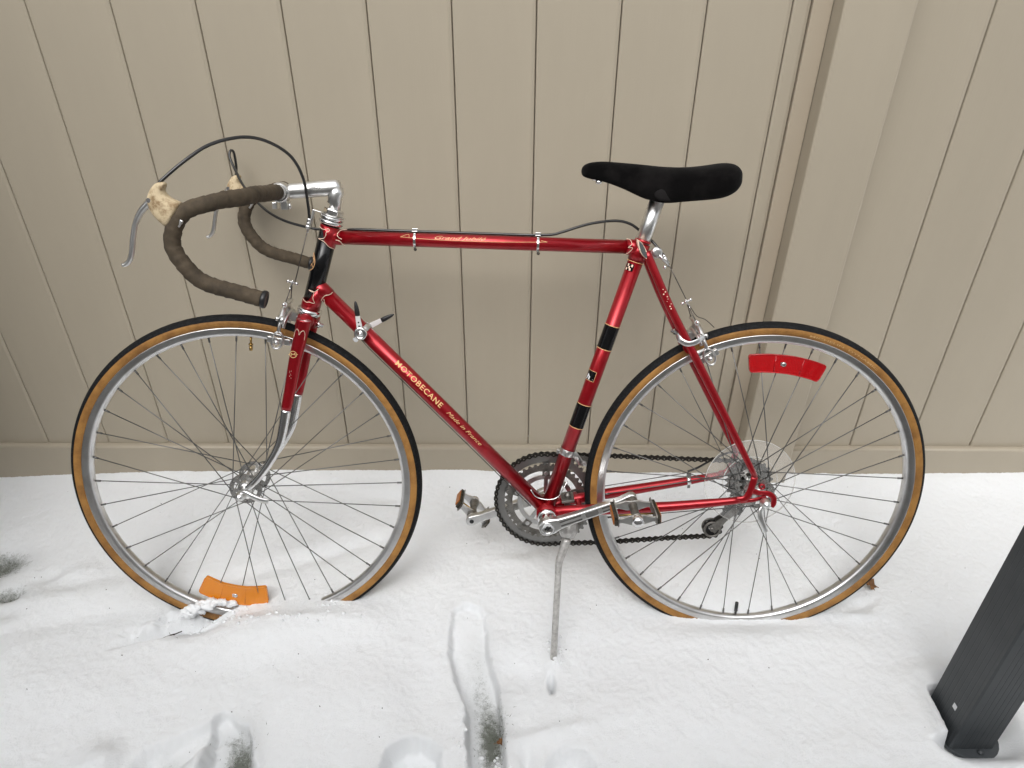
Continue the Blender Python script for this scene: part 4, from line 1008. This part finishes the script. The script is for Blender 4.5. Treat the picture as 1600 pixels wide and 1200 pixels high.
def crank(e0, e1, s):
    """crank arm from the axle e0 to the pedal eye e1"""
    e0, e1 = V(e0), V(e1); d = (e1-e0).normalized(); Y = V((0, 1, 0)); t = Y.cross(d)
    if t.z < 0: t = -t
    mb = MB(); secs = [(-.017, .006), (-.0140, .0125), (-.004, .0170), (.008, .0168), (.024, .0118), (.060, .0098), ((e1-e0).length-.022, .0092), ((e1-e0).length-.010, .0110), ((e1-e0).length+.002, .0125), ((e1-e0).length+.009, .0100), ((e1-e0).length+.0125, .0040)]
    thick = .0075; n = len(secs); b0 = 0
    for (q, hw_) in secs:
        for (y, h) in ((-thick, -hw_*.82), (-thick, hw_*.82), (-thick*.6, hw_), (thick, hw_), (thick, -hw_), (-thick*.6, -hw_)): mb.v.append(e0+d*q+Y*y+t*h)
    m = 6
    for i in range(n-1):
        for j in range(m): mb.face((i*m+j, i*m+(j+1) % m, (i+1)*m+(j+1) % m, (i+1)*m+j), False)
    mb.face(list(range(m))[::-1], False); mb.face([(n-1)*m+j for j in range(m)], False)
    c = F('crank_arm', mb, M['alloy'], bevel=.0012)
    if s < 0:
        L_ = (e1-e0).length
        g = MB(); fy = -thick-.0003
        def oval(q0, q1, hh, off):
            pts = [(q0, off-hh*.6), (q0+hh*.5, off-hh), (q1-hh*.5, off-hh), (q1, off-hh*.6), (q1, off+hh*.6), (q1-hh*.5, off+hh), (q0+hh*.5, off+hh), (q0, off+hh*.6)]
            g.prism(pts, fy, fy+.0006, frame=lambda x, y, z: e0+d*x+Y*y+t*z)
        for q_ in ((.026, .070, .0016, .0042), (.026, .070, .0016, -.0042), (.112, L_-.028, .0014, .0036), (.112, L_-.028, .0014, -.0036)):
            g = MB(); oval(*q_); F('groove', g, M['groove'], c)
        g = MB(); oval(.078, .104, .0052, 0); F('crank_badge', g, M['ring'], c)
        g = MB(); g.lathe([(.0125, -.0005), (.0125, .0012), (.0108, .0016), (.0100, .0008), (.0092, .0004), (0, .0004)], e0+Y*-thick, (0, -1, 0), 24); F('dust_cap', g, M['chrome'], c)
        g = MB(); g.box(e0+Y*(-thick-.0009), (.0125, .0006, .0036), (d, Y, t)); g.box(e0+Y*(-thick-.0010), (.0050, .0006, .0080), (d, Y, t)); F('cap_slot', g, M['black'], c)
        g = MB(); g.lathe([(.0148, .0), (.0158, .006), (.0158, .018), (.0145, .022)], e0+Y*thick, (0, 1, 0), 24); F('crank_boss', g, M['chrome'], c)
    else:
        g = MB(); g.lathe([(.0048, 0), (.0048, .0006), (0, .0006)], e1+Y*(-thick-.0002), (0, -1, 0), 16); F('spindle_end', g, M['black'], c)
    return c
crank(BBp+V((0, -.0750, .002)), (-.2606, -.0750, .0065), -1)
crank(BBp+V((0, .066, 0)), (-.5780, .0760, -.1230), 1)
def pedal(o, s, tilt):
    """o: where the spindle leaves the crank; s: side (-1 near); tilt about the spindle"""
    Y = V((0, s, 0)); X = V((math.cos(R(tilt)), 0, math.sin(R(tilt)))); Z = V((-math.sin(R(tilt)), 0, math.cos(R(tilt)))); o = V(o)
    P = lambda x, y, z: o+X*x+Y*y+Z*z
    mb = MB(); mb.lathe([(.0100, .004), (.0125, .008), (.0125, .016), (.0085, .022), (.0075, .045), (.0085, .064), (.0105, .070), (.0105, .078)], o, Y, 20)
    pd = F('pedal', mb, M['dull'])
    mb = MB(); mb.lathe([(.0118, .076), (.0122, .082), (.0115, .088), (.0085, .092), (.004, .094), (0, .0945)], o, Y, 20); F('pedal_cap', mb, M['chrome'], pd)
    for yy, hh in ((.020, .0060), (.078, .0055)):     # cross bars of the body
        mb = MB(); pl = [(-.036, -hh), (-.028, -hh*.8), (-.012, -.0095), (.012, -.0095), (.028, -hh*.8), (.036, -hh), (.036, hh), (.028, hh*.8), (.012, .0095), (-.012, .0095), (-.028, hh*.8), (-.036, hh)]
        mb.prism(pl, yy-.0022, yy+.0022, frame=lambda x, y, z: P(x, y, z)); F('pedal_body', mb, M['alloy'], pd, bevel=.0008)
    for q in (-1, 1):                                # toothed cage plates with their reflectors
        mb = MB(); top_ = []
        nt_ = 11
        for i in range(nt_):
            y_ = .012+.072*i/nt_; top_ += [(y_, .0085), (y_+.0015, .0112), (y_+.0045, .0112), (y_+.0058, .0085)]
        pl = [(.006, -.006), (.006, .006)]+top_+[(.086, .006), (.086, -.006)]+[(y_, -z_) for y_, z_ in top_[::-1]]
        mb.prism(pl, -.0008, .0008, frame=lambda x, y, z: P(q*.0345+y, x, z)); F('cage_plate', mb, M['dull'], pd)
        mb = MB(); mb.box(P(q*.0385, .050, 0), (.0065, .066, .0165), (X, Y, Z)); F('reflector_block', mb, M['dark_steel'], pd, bevel=.0008)
        mb = MB(); mb.box(P(q*.0425, .052, -.001), (.0022, .050, .0150), (X, Y, Z)); F('pedal_reflector', mb, M['pedal_orange'], pd, bevel=.0005)
    for z_ in (-.004,):
        mb = MB(); mb.tube([P(-.034, .050, z_), P(.034, .050, z_)], .0016, 8); F('tie_rod', mb, M['brass'], pd)
    return pd
pedal((-.2606, -.0800, .0065), -1, 4)
pedal((-.5780, .0815, -.1230), 1, -38)
# chain
M['chain'] = mat('oily_chain', (.020, .018, .015), .5, .5); M['pin'] = mat('chain_pin', (.16, .15, .13), .5, .6)
def chain():
    pr = .1052; P = []
    a_top = R(93); a_bot = R(-87)
    # up the front of the ring from the bottom round to the top
    for i in range(61):
        a = R(-84)-(R(-84)-R(93-360))*i/60 if False else R(-84-183*i/60)
        P.append(V((BBp.x+pr*math.cos(a), YR, BBp.z+pr*math.sin(a))))
    P += [V((-.30, .0445, .0460)), V((-.15, .0430, .0415)), V((-.02, .0405, .0385))]
    cg = .0385
    for i in range(1, 13): a = R(90-150*i/12); P.append(V((cg*math.cos(a), .040, cg*math.sin(a))))
    up_c, lo_c = V((-.0180, .042, -.0700)), V((-.0630, .046, -.1170)); pr2 = .0200
    for i in range(9): a = R(60+130*i/8); P.append(V((up_c.x+pr2*math.cos(a), .0405, up_c.z+pr2*math.sin(a))))
    P[-9:] = P[-9:]
    for i in range(11): a = R(20-120*i/10); P.append(V((lo_c.x+pr2*math.cos(a), .0415, lo_c.z+pr2*math.sin(a))))
    P += [V((-.15, .0425, -.1430)), V((-.30, .0440, -.1570)), V((BBp.x+pr*math.cos(R(-84)), YR, BBp.z+pr*math.sin(R(-84))))]
    pts = resample(P, .0127); pins = MB()
    for p in pts[:-1]: pins.tube([p+V((0, -.0052, 0)), p+V((0, .0052, 0))], .0017, 6); 
    ch = F('chain', pins, M['pin'])
    def lm(yy):
        mb = MB(); o = []
        for i in range(8): a = R(50+260*i/7); o.append((-.00635+.0046*math.cos(a), .0046*math.sin(a)))
        o.append((0, -.0021))
        for i in range(8): a = R(-130+260*i/7); o.append((.00635+.0046*math.cos(a), .0046*math.sin(a)))
        o.append((0, .0021))
        for s in (-1, 1): mb.prism(o, s*yy-.0005, s*yy+.0005)
        return mb.mesh('chain_link', M['chain'])
    
    A, B = lm(.0028), lm(.0038)
    for i, (p, q) in enumerate(zip(pts, pts[1:])):
        if i == len(pts)-1: break
        d = q-p; ang = math.atan2(d.z, d.x); m = (p+q)/2
        link('chain_link', A if i % 2 else B, ch, Matrix.Translation(m) @ Matrix.Rotation(-ang, 4, 'Y'))
chain()
# rear derailleur
mb = MB()
for c_ in (V((-.0180, .0415, -.0700)), V((-.0630, .0420, -.1170))):
    mb.polar(c_, -.0020, .0020, [.006, .0135, teeth(.0165, .003)], 44, lambda i, j: True)
dr = F('derailleur', mb, M['black'])
mb = MB(); 
for yy in (.0335, .0500):
    mb.tube([V((-.0160, yy, -.0680)), V((-.0400, yy, -.0930)), V((-.0650, yy, -.1190))], [.0085, .0070, .0115], 12, flat=(.12, 1), up=(0, 1, 0))
    mb.lathe([(.0140, -.0008), (.0180, -.0008), (.0190, .0008), (.0150, .0008)], (-.0630, yy, -.1170), (0, 1, 0), 22, closed=True)
    mb.lathe([(0, -.002), (.005, -.002), (.005, .002), (0, .002)], (-.0630, yy, -.1170), (0, 1, 0), 10)
F('pulley_cage', mb, M['dull'], dr)
mb = MB(); mb.tube([(.010, .066, -.012), (.006, .064, -.035), (-.012, .056, -.062)], [.010, .012, .011], 12, flat=(.7, 1)); mb.box((.002, .056, -.050), (.026, .016, .030), (V((.7, 0, .7)), V((0, 1, 0)), V((-.7, 0, .7))))
F('derailleur_body', mb, M['dull'], dr, bevel=.002)
# cable run along the far chain stay, with its clamp and the looped housing
mb = MB(); mb.tube(catmull([(-.120, .057, .006), (-.095, .062, .015), (-.060, .074, .030), (-.020, .084, .040), (.020, .086, .026), (.030, .080, -.010), (.012, .070, -.030)], 6), .0024, 8); F('gear_cable_housing', mb, M['cable'])
mb = MB(); mb.tube([(-.395, .020, -.030), (-.120, .056, .004)], .0009, 6); F('gear_wire', mb, M['wire'])
mb = MB(); q = V((-.118, .0535, -.0125)); mb.lathe([(.0088, -.004), (.0102, -.004), (.0102, .004), (.0088, .004)], q, (.99, .04, .12), 20, closed=True); mb.box(q+V((0, 0, .0125)), (.009, .006, .008)); mb.box(q+V((.001, -.002, -.0125)), (.006, .006, .006)); F('cable_stop', mb, M['chrome'])
# front derailleur
mb = MB(); band(mb, ST, .1290, .1430, .0010); d = (ST[1]-ST[0]).normalized(); o = ST[0]+d*.136
mb = MB(); mb.lathe([(.0143, -.0065), (.0160, -.0065), (.0160, .0065), (.0143, .0065)], o, d, 28, closed=True); mb.box(o+V((-.003, -.0162, 0)), (.004, .0030, .011), (V((.95, 0, -.3)), V((0, 1, 0)), d)); mb.box(o+V((-.017, .004, -.001)), (.008, .010, .009))
fd = F('front_derailleur', mb, M['alloy'], bevel=.0006)
mb = MB(); mb.tube([o+V((.010, .014, -.002)), (-.350, .030, .036), (-.334, .036, .030)], [.006, .0075, .006], 10, flat=(.5, 1)); F('derailleur_arm', mb, M['white_paint'] if 'white_paint' in M else M['alloy'], fd)
mb = MB()
for yy in (.0375, .0525): mb.prism([(-.395, .040), (-.372, .052), (-.335, .046), (-.312, .024), (-.314, .012), (-.332, .030), (-.360, .036), (-.392, .032)], yy-.0006, yy+.0006)
F('derailleur_cage', mb, M['dull'], fd)
# down-tube shifters
d = (DT[1]-DT[0]).normalized(); o = DT[0]+d*.1210; n2 = V((-d.z, 0, d.x)); n2 = n2 if n2.z > 0 else -n2
mb = MB(); mb.lathe([(.0143, -.0055), (.0160, -.0055), (.0160, .0055), (.0143, .0055)], o, d, 28, closed=True)
for s in (-1, 1): mb.tube([o+V((0, s*.014, 0)), o+V((0, s*.020, 0))], .008, 12)
sh = F('shifter_clamp', mb, M['alloy'])
def shifter(s, dirv, tipd):
    dv = V(dirv).normalized(); y = s*.024; c = o+V((0, y, 0)); sd_ = V((-dv.z, 0, dv.x))
    mb = MB(); mb.lathe([(.0118, -.004), (.0125, -.002), (.0125, .002), (.0112, .004), (.0085, .0046), (.0080, .0038), (.0048, .0036), (.0040, .0065), (0, .0075)], c, (0, s, 0), 24)
    lv = F('shift_lever', mb, M['chrome'])
    mb = MB(); mb.prism([(.007, -.0055), (.030, -.0044), (.0375, -.0040), (.0375, .0040), (.030, .0044), (.007, .0055)], -.0014, .0014, frame=lambda x, yy, z: c+dv*x+V((0, yy+s*.001, 0))+sd_*z)
    F('lever_blade', mb, M['white_alloy'], lv, bevel=.0005)
    mb = MB(); P = [c+dv*q+V((0, s*.001, 0)) for q in (.034, .040, .050, .058, .0615)]
    mb.tube(P, [.0046, .0049, .0040, .0026, .0010], 12, flat=(.6, 1), up=(0, 1, 0)); F('lever_sleeve', mb, M['black'], lv)
    mb = MB(); 
    for q in (.0145, .0215): mb.lathe([(.0015, -.0002), (.0015, .0002)], c+dv*q+V((0, s*.0025, 0)), (0, 1, 0), 10)
    F('lever_hole', mb, M['black'], lv)
M['white_alloy'] = mat('pale_alloy', (.75, .74, .73), .42, .35)
shifter(-1, (-.10, 0, 1), 0); shifter(1, (.86, 0, .42), 0)
mb = MB(); mb.tube([o+V((-.0105, -.024, -.0125)), o+V((-.0085, -.016, -.010))], .0050, 12); F('clamp_boss', mb, M['chrome'], sh)
# bare gear wires under the down tube
mb = MB()
for s in (-1, 1): mb.tube([o+V((-.004, s*.016, -.010)), o+d*.03-n2*.0158+V((0, s*.005, 0)), BBp-d*.030-n2*.0160+V((0, s*.006, 0))], .0009, 6)
F('gear_wire', mb, M['wire'])
# kickstand
mb = MB(); mb.box((-.3760, 0, -.0290), (.026, .040, .006), (V((.99, 0, .1)), V((0, 1, 0)), V((-.1, 0, .99)))); mb.box((-.3760, 0, -.0620), (.024, .036, .006))
mb.lathe([(.0070, 0), (.0070, .005), (.0045, .007), (.0045, .009), (0, .0095)], (-.3760, 0, -.0260), (0, 0, 1), 14)
mb.box((-.3760, -.001, -.0455), (.012, .012, .036))
kb = F('kickstand', mb, M['dull'], bevel=.001)
mb = MB(); mb.tube([(-.3740, -.006, -.0640), (-.3745, -.022, -.0760), (-.3750, -.030, -.0900), (-.3760, -.034, -.1010)], [.0130, .0185, .0195, .0135], 16); mb.sphere((-.3745, -.0440, -.0905), .0036, 8)
F('kickstand_body', mb, M['cast'], kb)
mb = MB(); foot = V((-.4071, -.1500, -.3765)); k0 = V((-.3775, -.036, -.1030)); k1 = V((-.3935, -.052, -.1500)); P = catmull([k0, k0.lerp(k1, .6), k1, k1.lerp(foot, .15), k1.lerp(foot, .5), foot], 5)
kk = len(P); mb.tube(P, [.0095-.0030*min(1, i/(kk*.55)) for i in range(kk)], 14); F('kickstand_leg', mb, M['cast'], kb)
mb = MB(); dd = (foot-k1).normalized(); mb.tube([foot-dd*.014, foot+dd*.003], [.0062, .0066], 12); F('kickstand_foot', mb, M['dark_steel'], kb)
# chain-stay bridge cable clamp near the kickstand is left plain; toothed pawl plate behind the crank
mb = MB(); mb.prism([(-.362, -.080), (-.352, -.074), (-.346, -.078), (-.343, -.074), (-.338, -.080), (-.342, -.084), (-.340, -.090), (-.346, -.090), (-.348, -.098), (-.356, -.096)], .0, .003); F('kickstand_spring_plate', mb, M['dull'], kb)

# ------------------------------------------------------------------ small things lying about
def leaf(name, loc, rot, size, label):
    mb = MB(); n = 9; pts = []
    up_, dn = [], []
    for i in range(n):
        t = i/(n-1); wv = .32*math.sin(math.pi*min(1, t*1.02))**.8*(1 if i % 2 else .55)
        z = .18*math.sin(t*5)+.1
        up_.append((t-.5, wv, z+.15*wv)); dn.append((t-.5, -wv, z+.25*wv)); 
    b0 = len(mb.v)
    for (x, y, z) in up_: mb.v.append(V((x, y, z))*size)
    for (x, y, z) in up_: mb.v.append(V((x, 0, z-.05))*size)
    for (x, y, z) in dn: mb.v.append(V((x, y, z))*size)
    for i in range(n-1):
        mb.face((i, i+1, n+i+1, n+i)); mb.face((n+i, n+i+1, 2*n+i+1, 2*n+i))
    mb.tube([V((-.75, 0, .05))*size, V((-.45, 0, .1))*size, V((.4, 0, .12))*size], .018*size, 5)
    o_ = link(name, mb.mesh(name, M['leaf'])); o_.location = loc; o_.rotation_euler = rot
    md = o_.modifiers.new('t', 'SOLIDIFY'); md.thickness = .0004
    return o_
top(leaf('dead_leaf', (.798, -.398, hz(.798, -.398)+.006), (R(15), R(12), R(-28)), .052, ''), 'curled brown dead leaf on the snow just behind the rear tyre', 'leaf', 'dead leaves lying in the snow')
top(leaf('dead_leaf', (-.016, -.742, hz(-.016, -.742)+.004), (R(40), R(-10), R(20)), .022, ''), 'small reddish dead leaf at the bottom of the long boot print', 'leaf', 'dead leaves lying in the snow')
mb = MB(); mb.tube(catmull([(-.775, -.555, .040), (-.745, -.541, .033), (-.720, -.531, .036), (-.690, -.520, .042)], 5), [.0012]*8+[.0024]*5+[.0012]*3, 7)
mb.tube([(-.735, -.538, .034), (-.722, -.536, .042)], .0009, 5)
top(link('twig', mb.mesh('twig', M['debris'])), 'dark twig half buried in the snow left of the front wheel', 'twig')
# grass tips poking out where the snow is thin
mb = MB(); rnd = random.Random(4)
for (cx, cy, sx, sy, cnt) in ((-.036, -.735, .016, .040, 90), (-.487, -.785, .020, .030, 60), (-1.20, -.330, .035, .022, 90), (-1.118, -.427, .018, .010, 45), (-.728, -.537, .025, .003, 16)):
    for i in range(cnt):
        x, y = rnd.gauss(cx, sx), rnd.gauss(cy, sy); z = hz(x, y); a = rnd.uniform(0, 6.28); l = rnd.uniform(.003, .009); w_ = .0006
        p = V((x, y, z-.001)); q = p+V((math.cos(a)*l, math.sin(a)*l, l*rnd.uniform(.2, .8))); sd_ = V((-math.sin(a), math.cos(a), 0))*w_
        b0 = len(mb.v); mb.v += [p+sd_, p-sd_, q]; mb.face((b0, b0+1, b0+2), False)
o_ = link('grass', mb.mesh('grass', M['grass']), kind='stuff'); top(o_, 'short winter grass tips showing through the thin snow', 'grass')
mb = MB()
for i in range(70):
    x, y = rnd.uniform(-1.2, 1.2), rnd.uniform(-.85, -.03); s_ = rnd.uniform(.0005, .0014); z = hz(x, y)
    mb.box((x, y, z+s_*.3), (s_*1.6, s_, s_), (V((math.cos(i), math.sin(i), .2)).normalized(), V((-math.sin(i), math.cos(i), 0)), V((0, 0, 1))))
o_ = link('bark_crumbs', mb.mesh('bark_crumbs', M['debris']), kind='stuff'); top(o_, 'tiny dark crumbs scattered over the snow', 'debris')
# loose snow clods thrown up round the front wheel and the boot print
mb = MB()
for (cx, cy, sx, sy, cnt) in ((-.628, -.470, .026, .012, 46), (-.70, -.505, .04, .012, 26), (-.385, -.458, .02, .012, 22), (-.045, -.775, .03, .02, 26), (.09, -.565, .010, .018, 26), (-.47, -.505, .10, .01, 40)):
    for i in range(cnt):
        x, y = rnd.gauss(cx, sx), rnd.gauss(cy, sy); r_ = rnd.uniform(.0012, .0042); b0 = len(mb.v); mb.sphere((x, y, hz(x, y)+r_*.35), r_, 8, (rnd.uniform(.8, 1.4), 1, .8))
        for k_ in range(b0, len(mb.v)): mb.v[k_] += V((noise.noise(mb.v[k_]*600), noise.noise(mb.v[k_]*600+V((9, 0, 0))), 0))*r_*.5
for (bx, by, bz, br, sx_) in [(a_+.006, b_, c_+.005, d_*.82, e_) for a_, b_, c_, d_, e_ in ((-.690, -.486, .056, .015, 1.5), (-.672, -.482, .062, .016, 1.4), (-.655, -.478, .068, .014, 1.5), (-.640, -.474, .070, .011, 1.6), (-.700, -.489, .049, .010, 1.4), (-.622, -.470, .066, .009, 1.8), (-.605, -.468, .060, .008, 2))]:
    b0 = len(mb.v); mb.sphere((bx, by, bz), br, 28, (sx_, 1.0, .75))
    for k_ in range(b0, len(mb.v)):
        q = mb.v[k_]; n_ = (q-V((bx, by, bz))).normalized(); mb.v[k_] = q+n_*(br*.9*noise.noise(q*70)+br*.55*noise.noise(q*190)+.0022*noise.noise(q*480))
M['snow_clod'] = mat('loose_snow', (.865, .882, .897), .8); add_bump(M['snow_clod'], 330, .6, .0030)
o_ = link('snow_clods', mb.mesh('snow_clods', M['snow_clod']), kind='stuff'); top(o_, 'loose crumbs of snow round the front tyre and prints', 'snow')
